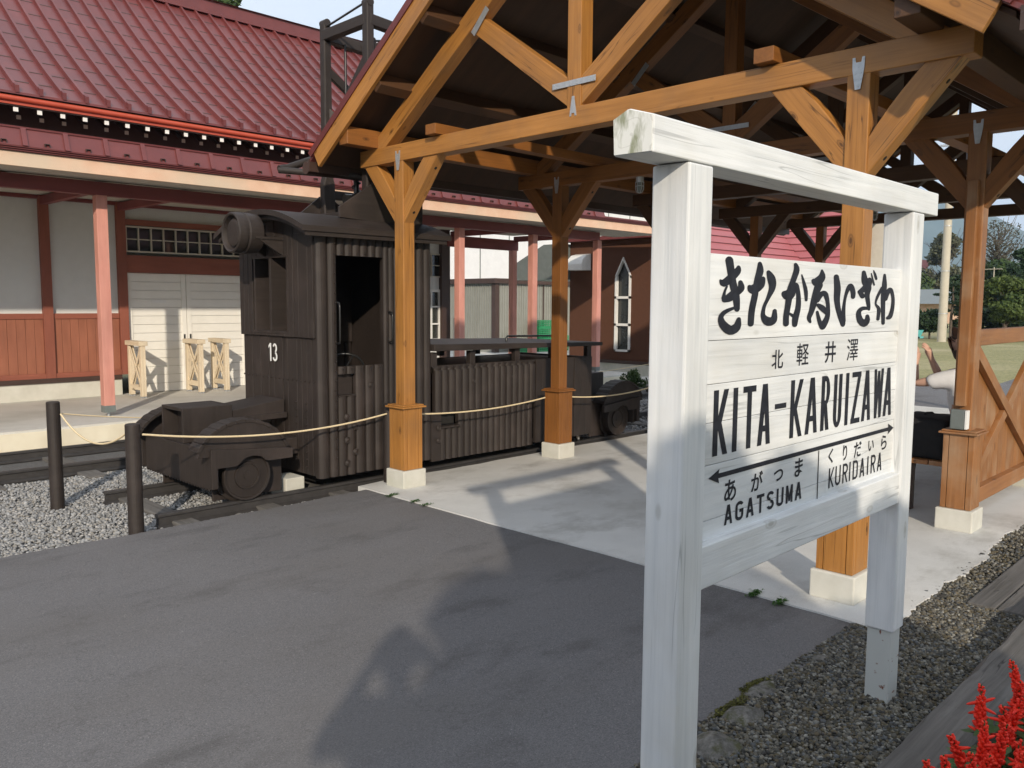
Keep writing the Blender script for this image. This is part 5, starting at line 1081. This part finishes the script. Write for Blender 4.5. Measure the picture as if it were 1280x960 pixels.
# utility pole and wires
up_ = thing('utility_pole', 'tall round concrete utility pole beyond the lawn', 'pole', (42.6, 13.4, -.12)); MB().cyl((42.6, 13.4, -.12), (42.6, 13.4, 11), .20, 20, .14).build('pole_shaft', M_['pole'], up_)
m = MB()
for z in (1.2, 3.2, 5.3, 5.6): m.cyl((42.6, 13.4, z), (42.6, 13.4, z+.04), .215-.005*z, 16)
m.box((42.5, 12.9, 9.0), (42.6, 13.9, 9.1)); m.build('pole_bands', M_['steel'], up_)
def wire(a, b, s, lb): o = MB().tube([(a[0]+(b[0]-a[0])*t, a[1]+(b[1]-a[1])*t, a[2]+(b[2]-a[2])*t-4*s*t*(1-t)) for t in [k/16 for k in range(17)]], .018, 5).build('wire', M_['iron'], origin=a); tag(o, lb, 'wire')
wire((42.6, 13.4, 8.9), (60, -8, 4), 1.2, 'overhead wire running from the utility pole down to the right'); wire((42.6, 13.4, 8.9), (24, 14.4, 4.2), .7, 'overhead wire running from the utility pole towards the red roofed house')
an = thing('tv_antenna', 'pale TV antenna standing among the dark trees above the panel rail', 'antenna', (50, 13.3, 0)); m = MB(); m.cyl((50, 13.3, 0), (50, 13.3, 3.65), .025, 8); m.build('mast', M_['pole'], an); m = MB(); m.cyl((50, 12.9, 3.55), (50, 13.9, 3.55), .018, 6); m.cyl((50, 12.5, 2.95), (50, 14.1, 2.95), .022, 6)
for k in range(7): m.cyl((49.8, 12.95+.14*k, 3.55), (50.2, 12.95+.14*k, 3.55), .010, 5)
m.build('antenna_elements', M_['pole'], an)
cy = surf('turquoise_plastic', (.10,.42,.42), (.14,.5,.5), 5, .4, 0); gc = thing('garden_trolley', 'small turquoise frame on the lawn left of the utility pole', 'trolley', (39.6, 13.7, -.1))
m = MB(); m.box((39.5, 13.35, .12), (40, 14.3, .2)); m.prism([(39.5, 13.2, .5), (39.5, 14.3, .5), (39.5, 14.3, .42), (39.5, 13.45, .12), (39.5, 13.35, .12)], (.05, 0, 0)); m.build('tray', cy, gc); m = MB(); m.cyl((39.45, 13.6, 0), (39.55, 13.6, 0), .12, 14); m.cyl((39.45, 14.1, 0), (39.55, 14.1, 0), .12, 14); m.build('trolley_wheels', M_['iron'], gc)
# mountain
nx, ny = 60, 90; gx = np.linspace(1500, 3400, nx); gy = np.linspace(-900, 2600, ny); X, Y = np.meshgrid(gx, gy, indexing='ij')
q = Y/X; Z = 262*np.exp(-((Y-X*.372)/(X*.094))**2/2*np.where(q < .372, 1, .5))*np.exp(-((X-2500)/420)**2/2)+95*np.exp(-((Y-X*.22)/(X*.10))**2/2)*np.exp(-((X-2500)/500)**2/2)
Z += 90*np.exp(-((q-.75)/.3)**2/2)*np.exp(-((X-2500)/500)**2/2)
Z = np.maximum(Z, 0); Z += 3*np.sin(X/47+Y/61)+4*np.sin(Y/33-X/80)-20
V = np.stack([X, Y, Z], -1).reshape(-1, 3); I = np.arange(nx*ny).reshape(nx, ny); F = np.stack([I[:-1, :-1], I[1:, :-1], I[1:, 1:], I[:-1, 1:]], -1).reshape(-1, 4)
M_['hill'] = surf('forested_hill', (.05,.08,.05), (.09,.12,.07), .01, 1, 0)
mo = fast_mesh('mountain', V, F, None, M_['hill']); mo.data.polygons.foreach_set('use_smooth', [True]*len(F)); tag(mo, kind='structure')
# trees
GA, GB = (.020,.045,.015), (.075,.12,.035)
DA, DB = (.010,.028,.014), (.04,.07,.03)
tree('broadleaf_tree', 'light green bushy tree behind the grey roofed house, right of the sign', 103, 37.2, -.1, 6.0, 3.4, 9000, .26, GA, (.12,.17,.05), seed=1, trunk=.3)
tree('broadleaf_tree', 'tall thin-crowned tree behind the grey roofed house and the utility pole', 108, 34.2, -.1, 10.2, 3.0, 3600, .28, (.06,.07,.035), (.14,.14,.08), seed=2, bare=40, trunk=.3)
cp = thing('clipped_pine', 'dark clipped pine with cushion layers beside the utility pole', 'tree', (45, 13.75, -.1))
MB().tube([(45, 13.75, -.1), (45.1, 13.8, 1), (44.95, 13.7, 1.9), (45, 13.75, 2.6)], [.08, .07, .05, .03], 8).build('trunk', M_['bark'], cp)
for k, (dx, dy, z, r) in enumerate(((0, .1, 2.65, .42), (.1, -.35, 2.25, .40), (-.1, .45, 2.15, .45), (0, -.1, 1.75, .62), (.1, .5, 1.35, .5), (0, -.5, 1.2, .5))):
    V, F, C2 = leafcloud([(45+dx+.45*r*math.cos(a), 13.75+dy+.6*r*math.sin(a), z, .42*r) for a in np.linspace(0, 5.2, 6)], 700, .06, DA, DB); V[:, 2] = z+(V[:, 2]-z)*.5; fast_mesh('foliage_cushion', V, F, C2, M_['leaf'], cp)
hg = 'dark shrubs behind the lawn'
for k, (x, y, h, r) in enumerate(((46, 16.1, 1.5, 1.0), (45.5, 14.9, 1.3, .9), (46, 13.2, 1.5, 1.0), (47, 12.4, 1.5, .9), (47, 11.2, 1.3, .9), (47, 10.0, 1.5, 1.0))):
    tree('shrub', ['dark rounded shrub behind the lawn, nearest the sign', 'dark rounded shrub just left of the base of the utility pole', 'dark rounded shrub just right of the base of the utility pole', 'dark low shrub seen right beside the second shelter post', 'dark low shrub under the tree with the pale trunk', 'dark low shrub at the right edge of the picture'][k], x, y, -.1, h, r, 4200, .09, DA, (.05,.085,.03), 'round', 'shrub', hg, .06, 30+k)
tree('broadleaf_tree', 'green broad-leaved tree with some russet leaves and a pale trunk above the panel rail', 45.5, 11.5, -.1, 3.0, 1.35, 9000, .11, (.03,.06,.015), (.12,.16,.04), seed=5, trunk=.13)
tree('broadleaf_tree', 'dark dense tree right beside the second shelter post', 56, 16.0, -.1, 4.0, 1.6, 8000, .13, DA, (.05,.08,.03), seed=6)
tree('broadleaf_tree', 'tall half bare tree with fine branches against the hill', 66, 17.4, -.1, 7.9, 2.0, 1800, .10, (.06,.065,.045), (.12,.11,.08), seed=7, bare=60, trunk=.18)
tree('conifer_tree', 'dark green conifer at the right edge of the picture', 55, 12.6, -.1, 6.6, 2.0, 10000, .15, DA, (.045,.08,.035), 'cone', seed=8, trunk=.2)
tree('broadleaf_tree', 'mid green tree behind the antenna', 60, 15.4, -.1, 4.3, 1.9, 9000, .14, GA, GB, seed=9)
tree('broadleaf_tree', 'green treetop rising behind the ridge of the station roof', 11.15, 22.2, -.1, 10.6, 1.0, 6000, .10, GA, (.09,.14,.04), seed=10)
wood_c = []; rn = random.Random(5)
for k in range(150):
    x = rn.uniform(95, 140); y = rn.uniform(.05, .42)*x; wood_c.append((x, y, rn.uniform(.5, 3.4), rn.uniform(1.5, 3)))
V, F, C2 = leafcloud(wood_c, 26000, .35, DA, (.06,.09,.04)); tag(fast_mesh('far_wood', V, F, C2, M_['leaf']), kind='stuff')
# rocks and shrub in the little rock bed by the platform end
for k, (x, y, r) in enumerate(((11.9, 9.35, .2), (12.5, 9.25, .25), (13.2, 9.2, .22))): rock(x, y, .0, r, (1.2, .8, .7), 60+k, ['grey rock in the bed before the platform end, nearest the locomotive', 'grey rock in the middle of the bed before the platform end', 'grey rock in the bed before the platform end, closest to the sign'][k])
tree('shrub', 'small green shrub among the rocks before the platform end', 12.2, 9.0, -.05, .42, .3, 1500, .03, GA, GB, 'round', 'shrub', None, .02, 44)
# weeds at the slab edge
def weed(x, y, n, label):
    V = []; C2 = []
    for k in range(n):
        a = RNG.uniform(0, 6.28); r = RNG.uniform(0, .035); px, py = x+RNG.uniform(-.05, .05)+r*math.cos(a), y+r*math.sin(a)*.6; h = RNG.uniform(.008, .028); s = RNG.uniform(.008, .016); b = RNG.uniform(0, 6.28)
        V += [(px, py, h-.004), (px+s*math.cos(b), py+s*math.sin(b), h+.004), (px+2*s*math.cos(b+.25), py+2*s*math.sin(b+.25), h), (px+s*math.cos(b+.9), py+s*math.sin(b+.9), h+.005)]; c = RNG.uniform(.6, 1.3); C2 += [(.05*c, .13*c, .02*c)]*4
    o = fast_mesh('weed', np.array(V), np.arange(len(V)).reshape(-1, 4), np.array(C2), M_['leaf']); tag(o, label, 'weed')
for x, y, n, lb in ((4.10, 2.18, 90, 'small green weed tuft at the joint of asphalt and slab, seen through under the sign'), (4.09, 2.02, 70, 'smaller green weed tuft at the slab joint nearer the footing'), (4.10, 5.45, 60, 'weed sprig at the slab corner by the nearest shelter post'), (4.10, 5.15, 50, 'weed sprigs along the slab edge below the first post'), (4.09, 5.0, 40, 'tiny weed sprig on the slab edge farther from the first post')): weed(x, y, n, lb)

# ------------------------------------------------------------------ bench, bag
bn = thing('bench', 'plain brown wooden bench behind the right-hand shelter post', 'bench', (7.3, 2.16, .014))
for k in range(3): beam('seat_board', (6.52, 2.03+.135*k, .435), (8.15, 2.03+.135*k, .435), .128, .035, M_['cedar_old'], bn)
for x in (6.75, 7.95):
    for y in (2.02, 2.30): beam('leg', (x, y, .014), (x, y, .40), .06, .06, M_['darkbrown'], bn)
    beam('bearer', (x, 1.98, .40), (x, 2.34, .40), .05, .035, M_['darkbrown'], bn)
m = MB(); bg2 = []; n = 16
bm = bmesh.new(); bmesh.ops.create_cube(bm, size=1); bmesh.ops.subdivide_edges(bm, edges=bm.edges, cuts=5, use_grid_fill=True)
for v in bm.verts: v.co = Vector((v.co.x*.42, v.co.y*.36, v.co.z*.31))+Vector((RNG.normal()*.006, RNG.normal()*.006, RNG.normal()*.005-.012*abs(v.co.x)*2))
me = bpy.data.meshes.new('bag_body'); bm.to_mesh(me); bm.free(); me.materials.append(M_['blackcloth']); bag = thing('bag', 'big black bag lying on the bench behind the right sign post', 'bag', (6.78, 2.18, .455)); o = bpy.data.objects.new('bag_body', me); _link(o, Matrix.Translation((6.78, 2.18, .455+.160)), bag); o.modifiers.new('s', 'SUBSURF').levels = 1
MB().tube([(6.68, 2.18, .745), (6.72, 2.20, .772), (6.78, 2.21, .775), (6.86, 2.20, .77), (6.90, 2.18, .745)], .01, 6).build('bag_handle', M_['blackcloth'], bag)

# ------------------------------------------------------------------ people
M_['skin'] = surf('skin', (.52,.31,.23), (.58,.36,.27), 12, .5, 0); M_['hair'] = surf('dark_brown_hair', (.018,.010,.007), (.03,.016,.011), 60, .45, .3, stretch=(1, 1, .15))
M_['tee'] = surf('white_cotton', (.70,.70,.71), (.76,.76,.77), 14, .9, .25, .006); M_['denim'] = surf('blue_denim', (.06,.09,.14), (.10,.14,.20), 30, .9, .3); M_['dark_cloth'] = surf('dark_cloth', (.03,.03,.04), (.05,.05,.06), 20, .9, .2)
def skinmesh(name, J, E, mat, parent, root, sub=2):
    ks = list(J); idx = {k: i for i, k in enumerate(ks)}; I = WM[parent.name].inverted()
    me = bpy.data.meshes.new(name); me.from_pydata([tuple(I @ Vector(J[k][0])) for k in ks], [(idx[a], idx[b]) for a, b in E], []); me.update()
    o = bpy.data.objects.new(name, me); _link(o, WM[parent.name], parent); s = o.modifiers.new('skin', 'SKIN'); s.use_smooth_shade = True
    if not me.skin_vertices: 
        bpy.context.view_layer.objects.active = o; 
    sv = me.skin_vertices[0].data if me.skin_vertices else None
    if sv:
        for k in ks:
            r = J[k][1]; sv[idx[k]].radius = (r, r) if not isinstance(r, tuple) else r; sv[idx[k]].use_root = (k == root)
    u = o.modifiers.new('sub', 'SUBSURF'); u.levels = sub; u.render_levels = sub; me.materials.append(mat); return o
def person(name, label, B, fwd, P, top, bot, hair_len=.2, loc=None):
    """B maps joint -> position; fwd is the way the figure faces"""
    t = thing('person', label, 'person', loc); fwd = Vector(fwd).normalized(); side = fwd.cross(Vector((0, 0, 1))).normalized()
    V = {k: Vector(v) for k, v in B.items()}
    J = {'pelvis': (V['pelvis'], .12), 'waist': (V['pelvis'].lerp(V['chest'], .5), .10), 'chest': (V['chest'], .125), 'neck0': (V['neck']-Vector((0,0,.03)), .055), 'neck': (V['neck']+Vector((0,0,.04)), .048)}
    E = [('pelvis','waist'),('waist','chest'),('chest','neck0'),('neck0','neck')]
    H = V['head']; J['jaw'] = (H-Vector((0,0,.065))+fwd*.025, .058); J['face'] = (H+fwd*.012, .080); J['skull'] = (H+Vector((0,0,.055))-fwd*.012, .082); E += [('neck','jaw'),('jaw','face'),('face','skull')]
    for s in ('l', 'r'):
        sh, el, wr = V['sh_'+s], V['el_'+s], V['wr_'+s]; J['sh'+s] = (sh, .058); J['ua'+s] = (sh.lerp(el, .5), .045); J['el'+s] = (el, .036); J['fa'+s] = (el.lerp(wr, .4), .035); J['wr'+s] = (wr, .024)
        E += [('chest','sh'+s),('sh'+s,'ua'+s),('ua'+s,'el'+s),('el'+s,'fa'+s),('fa'+s,'wr'+s)]
        hd = (V['ha_'+s]-wr).normalized(); hs = hd.cross(V.get('palm_'+s, fwd)).normalized(); cl = hd.cross(hs).normalized()
        J['palm'+s] = (wr+hd*.05, .030); J['pal2'+s] = (wr+hd*.085, .030); E += [('wr'+s,'palm'+s),('palm'+s,'pal2'+s)]
        for f in range(4):
            o = hs*(.026-.0175*f); L = (.036, .040, .037, .029)[f]; a = wr+hd*.088+o; b = a+hd*L*.9+cl*.010; c = b+hd*L*.55+cl*.020
            J[f'f{f}a{s}'] = (a, .0095); J[f'f{f}b{s}'] = (b, .0085); J[f'f{f}c{s}'] = (c, .007); E += [('pal2'+s, f'f{f}a{s}'), (f'f{f}a{s}', f'f{f}b{s}'), (f'f{f}b{s}', f'f{f}c{s}')]
        a = wr+hd*.04+hs*.03+cl*.012; J['t0'+s] = (a, .012); J['t1'+s] = (a+hd*.03+hs*.014+cl*.014, .0105); J['t2'+s] = (a+hd*.055+hs*.012+cl*.024, .009); E += [('palm'+s,'t0'+s),('t0'+s,'t1'+s),('t1'+s,'t2'+s)]
        hp, kn, an_ = V['hip_'+s], V['kn_'+s], V['an_'+s]; J['hp'+s] = (hp, .085); J['th'+s] = (hp.lerp(kn, .5), .070); J['kn'+s] = (kn, .052); J['ca'+s] = (kn.lerp(an_, .35), .052); J['an'+s] = (an_, .034); J['to'+s] = (an_+fwd*.14-Vector((0,0,.05)), .030)
        E += [('pelvis','hp'+s),('hp'+s,'th'+s),('th'+s,'kn'+s),('kn'+s,'ca'+s),('ca'+s,'an'+s),('an'+s,'to'+s)]
    skinmesh('body', J, E, M_['skin'], t, 'pelvis')
    g = lambda k, d: (J[k][0], J[k][1]+d)
    T = {k: g(k, .028) for k in ('pelvis','waist','chest','neck0','shl','shr','ual','uar')}; T['pelvis'] = (J['pelvis'][0]+Vector((0,0,.10)), .118)
    for s in 'lr': T['slv'+s] = (V['sh_'+s].lerp(V['el_'+s], .62)-Vector((0,0,.018)), .066)
    skinmesh('shirt', T, [('pelvis','waist'),('waist','chest'),('chest','neck0'),('chest','shl'),('chest','shr'),('shl','ual'),('shr','uar'),('ual','slvl'),('uar','slvr')], top, t, 'pelvis')
    Q = {k: g(k, .014) for k in ('pelvis','hpl','hpr','thl','thr','knl','knr','cal','car','anl','anr')}
    Q['top'] = (J['pelvis'][0]+Vector((0,0,.12)), .130)
    skinmesh('trousers', Q, [('top','pelvis'),('pelvis','hpl'),('pelvis','hpr'),('hpl','thl'),('hpr','thr'),('thl','knl'),('thr','knr'),('knl','cal'),('knr','car'),('cal','anl'),('car','anr')], bot, t, 'pelvis')
    for s in 'lr': skinmesh('shoe', {'a': (J['an'+s][0]-Vector((0,0,.03)), .042), 'b': (J['an'+s][0]+fwd*.08-Vector((0,0,.052)), .040), 'c': (J['an'+s][0]+fwd*.16-Vector((0,0,.055)), .034)}, [('a','b'),('b','c')], M_['dark_cloth'], t, 'a', 1)
    h0 = H+Vector((0,0,.055))-fwd*.030
    skinmesh('hair', {'fringe': (H+Vector((0,0,.062))+fwd*.055, .052), 'top': (h0+Vector((0,0,.030))+fwd*.02, .096), 'back': (H-fwd*.055, .084), 'nape': (H-fwd*.075-Vector((0,0,max(.05, hair_len*.5))), .070), 'tip': (H-fwd*.08-Vector((0,0,hair_len)), .05),
        'sl': (H+side*.052+fwd*.012, .056), 'sl2': (H+side*.062-Vector((0,0,hair_len*.75))-fwd*.01, .042), 'sr': (H-side*.052+fwd*.012, .056), 'sr2': (H-side*.062-Vector((0,0,hair_len*.75))-fwd*.01, .042)},
        [('top','fringe'),('top','back'),('back','nape'),('nape','tip'),('top','sl'),('sl','sl2'),('top','sr'),('sr','sr2')], M_['hair'], t, 'top')
    f = MB(); f.lathe(H+fwd*.088-Vector((0,0,.012)), fwd+Vector((0,0,-.3)), [(0,.016),(.012,.014),(.020,.004)], 12); f.build('nose', M_['skin'], t)
    f = MB(); f.cyl(H+fwd*.080-Vector((0,0,.048))-side*.02, H+fwd*.080-Vector((0,0,.048))+side*.02, .005, 8); f.build('mouth', surf('lips', (.35,.10,.09), (.38,.12,.10), 5, .5, 0), t)
    for q in (-1, 1):
        f = MB(); f.lathe(H+fwd*.074+side*q*.030+Vector((0,0,.010)), fwd, [(0,.012),(.008,.010),(.011,.003)], 12); f.build('eye', M_['iron'], t)
        f = MB(); f.lathe(H+side*q*.076-fwd*.005-Vector((0,0,.01)), side*q, [(0,.022),(.010,.026),(.016,.018),(.014,.002)], 12); f.build('ear', M_['skin'], t)
    return t
wx_, wy_ = 7.5, 2.16
person('person', 'woman in a white short-sleeved shirt on the bench, raising a small camera',
  {'pelvis': (7.5,2.14,.57), 'chest': (7.5,2.16,.95), 'neck': (7.5,2.175,1.14), 'head': (7.5,2.205,1.325), 'sh_l': (7.34,2.21,1.00), 'el_l': (7.33,2.50,.95), 'wr_l': (7.42,2.53,1.12), 'ha_l': (7.44,2.52,1.24),
   'sh_r': (7.66,2.22,1.00), 'el_r': (7.68,2.42,1.00), 'wr_r': (7.58,2.46,1.15), 'ha_r': (7.53,2.49,1.27), 'hip_l': (7.41,2.2,.54), 'kn_l': (7.40,2.58,.53), 'an_l': (7.40,2.56,.10), 'hip_r': (7.59,2.2,.54), 'kn_r': (7.60,2.58,.53), 'an_r': (7.60,2.60,.10), 'palm_l': (0,-1,0), 'palm_r': (0,-1,0)},
  (0, 1, 0), None, M_['tee'], M_['denim'], .24, (7.5, 2.2, .45))
pc = MB().box((7.42, 2.555, 1.20), (7.52, 2.58, 1.265)); o = pc.build('camera_body', M_['iron'], None, origin=(7.47, 2.57, 1.2), bevel=.005); o.name = 'compact_camera'; WM[o.name] = Matrix.Translation((7.47, 2.57, 1.2)); tag(o, 'small black compact camera held up in the woman\'s hands', 'camera')
MB().cyl((7.47, 2.58, 1.232), (7.47, 2.60, 1.232), .022, 16).build('lens', M_['iron'], o)

# ------------------------------------------------------------------ red salvia
M_['red'] = surf('salvia_red', (.72,.018,.008), (.88,.040,.012), 40, .6, 0); M_['leafg'] = surf('salvia_leaf', (.03,.075,.02), (.05,.11,.03), 20, .5, .2)
def floret(m, p, d, L, r):
    m.lathe(p, d, [(0,r*.35),(L*.2,r*.95),(L*.5,r*.9),(L*.8,r*.7),(L,r*.12)], 7, True)
def salvia(x, y, tips, label, seed):
    rn = random.Random(seed); t = thing('salvia_plant', label, 'flower', (x, y, .03), 'red salvia plants behind the log edging')
    st_ = MB(); lf = MB()
    for tx, ty, tz in tips:
        b = Vector((x+rn.uniform(-.02,.02), y+rn.uniform(-.02,.02), .03)); e = Vector((tx, ty, tz)); q = b.lerp(e, .5)+Vector((rn.uniform(-.02,.02), rn.uniform(-.02,.02), .03)); st_.tube([b, q, e], [.005, .004, .002], 6)
        sp2 = MB(); ax = (e-q).normalized(); Ls = min(.17, (e-q).length); n = 19
        for k in range(n):
            f = k/n; base = e-ax*Ls*(1-f)*1.0
            for j in range(4 if f < .7 else 3):
                a = k*1.1+j*math.pi*2/4+rn.uniform(-.3, .3); o = (ax.cross(Vector((0,0,1))) if abs(ax.z) < .98 else Vector((1,0,0))).normalized(); o2 = ax.cross(o); d = o*math.cos(a)+o2*math.sin(a)
                sc = (1-f*.65)*rn.uniform(.75, 1.15)
                if rn.random() < .12 and f < .7: floret(sp2, base+d*.004, d*.9+ax*rn.uniform(-.5,.4), .036*rn.uniform(.9,1.3), .0058)
                else: floret(sp2, base+d*.004, d*.75+ax*rn.uniform(.3,.9), .026*sc, .0088*sc+.001)
        sp2.build('flower_spike', M_['red'], t)
    for k in range(46):
        a = rn.uniform(0, 6.28); z = .06+rn.uniform(0, .21); r0 = rn.uniform(.01, .07); L = rn.uniform(.045, .075); d = Vector((math.cos(a), math.sin(a), rn.uniform(-.3,.3))); p = Vector((x, y, z))+d*r0; s = Vector((-math.sin(a), math.cos(a), 0)); dn = Vector((0, 0, -.008))
        A = [p, p+d*L*.25+s*L*.32, p+d*L*.6+s*L*.33+dn, p+d*L+dn*2.5, p+d*L*.6-s*L*.33+dn, p+d*L*.25-s*L*.32]; c1 = p+d*L*.5+dn*.2-Vector((0,0,.004))
        b0 = len(lf.v); lf.v += [tuple(v) for v in A+[c1]]; lf.f += [(b0+i, b0+(i+1) % 6, b0+6) for i in range(6)]; lf.sm += [True]*6
    st_.build('stem', M_['leafg'], t); lf.build('leaves', M_['leafg'], t)
tag(MB().box((1.9, -.2, -.04), (5.2, .80, .03)).build('flower_bed', M_['soil']), kind='structure')
PL = [(3.12,.66,[(3.14,.71,.40),(3.05,.66,.37),(3.18,.64,.35),(3.10,.58,.39)]), (2.90,.67,[(2.90,.735,.385),(2.85,.66,.36),(2.95,.62,.38)]), (2.66,.66,[(2.55,.72,.355),(2.70,.67,.36),(2.66,.60,.39)]),
      (2.44,.66,[(2.33,.715,.37),(2.38,.685,.375),(2.43,.63,.385),(2.5,.60,.36)]), (2.85,.52,[(2.80,.56,.40),(2.9,.50,.41),(2.85,.45,.38)]), (3.15,.48,[(3.1,.5,.41),(3.22,.5,.40),(3.15,.42,.38)]), (2.55,.5,[(2.5,.52,.40),(2.6,.5,.41),(2.62,.55,.38)]), (3.42,.62,[(3.40,.66,.36),(3.48,.6,.38)]), (3.0,.58,[(2.97,.6,.35),(3.04,.56,.37),(3.0,.52,.36)]), (2.68,.55,[(2.70,.58,.33),(2.74,.52,.35),(2.62,.50,.34)])]
SLB = ['red salvia whose spike reaches highest up over the log at the right edge', 'red salvia with one long side floret over the log, second highest in the picture', 'red salvia with a single separate spike standing before the log', 'red salvia cut by the bottom edge, leftmost of the red flowers', 'red salvia in the thick of the cluster with a round green leaf beside it', 'red salvia at the right picture edge halfway down the cluster', 'red salvia low in the corner between the leftmost flowers and the cluster', 'red salvia farthest back along the log edging', 'red salvia in the cluster just below the highest spike', 'red salvia low in the cluster beside the separate spike']
for k, (x, y, tp) in enumerate(PL): salvia(x, y, tp, SLB[k], 70+k)

# ------------------------------------------------------------------ behind the viewpoint: photographer, and unseen shrubs added to shade the foreground
d = Vector((math.cos(YAW), math.sin(YAW), 0)); s_ = Vector((d.y, -d.x, 0)); o_ = -d*.36
P3 = lambda f, r, z: tuple(o_+d*f+s_*r+Vector((0, 0, z)))
person('person', 'photographer with raised arms behind the viewpoint, casting the shadow on the asphalt',
  {'pelvis': P3(0,0,.95), 'chest': P3(0,0,1.30), 'neck': P3(.0,0,1.46), 'head': P3(.04,0,1.63), 'sh_l': P3(0,-.17,1.40), 'el_l': P3(.12,-.30,1.24), 'wr_l': P3(.24,-.14,1.50), 'ha_l': P3(.28,-.06,1.58),
   'sh_r': P3(0,.17,1.40), 'el_r': P3(.12,.36,1.28), 'wr_r': P3(.24,.14,1.50), 'ha_r': P3(.28,.06,1.58), 'hip_l': P3(0,-.10,.90), 'kn_l': P3(.02,-.12,.50), 'an_l': P3(0,-.13,.09), 'hip_r': P3(0,.10,.90), 'kn_r': P3(.02,.12,.50), 'an_r': P3(0,.13,.09)},
  tuple(d), None, M_['dark_cloth'], M_['dark_cloth'], .10, tuple(o_))
for k, (x, y, h, r) in enumerate(((-.85, -1.75, 2.5, .5), (-.15, -1.5, 2.45, .55), (.5, -1.5, 2.3, .5), (1.1, -1.5, 2.1, .5), (1.6, -1.6, 1.6, .45))):  # out-of-view shrubs, added and sized to shade the sign foot, gravel and asphalt
    tree('hedge_shrub', ['tall clipped shrub behind the viewpoint, directly behind the photographer', 'tall clipped shrub behind the viewpoint, right beside the photographer', 'clipped shrub behind the viewpoint, second from the photographer', 'clipped shrub behind the viewpoint, third from the photographer', 'lowest clipped shrub behind the viewpoint beside the flower bed'][k], x, y, 0, h, r*1.15, 22000, .07, GA, GB, 'column', 'shrub', 'shrubs behind the viewpoint', .04, 80+k)

# ------------------------------------------------------------------ summer haze
hz = MB().box((-3050, -3050, -40), (3550, 3550, 420)); 
mh = bpy.data.materials.new('haze_air'); mh.use_nodes = True; nth = mh.node_tree; nth.nodes.remove(nth.nodes['Principled BSDF']); pv = nth.nodes.new('ShaderNodeVolumePrincipled')
pv.inputs['Color'].default_value = (.52, .72, 1, 1); pv.inputs['Density'].default_value = .00032; pv.inputs['Anisotropy'].default_value = 0.0
nth.links.new(pv.outputs[0], nth.nodes['Material Output'].inputs['Volume']); tag(hz.build('haze', mh), kind='stuff')
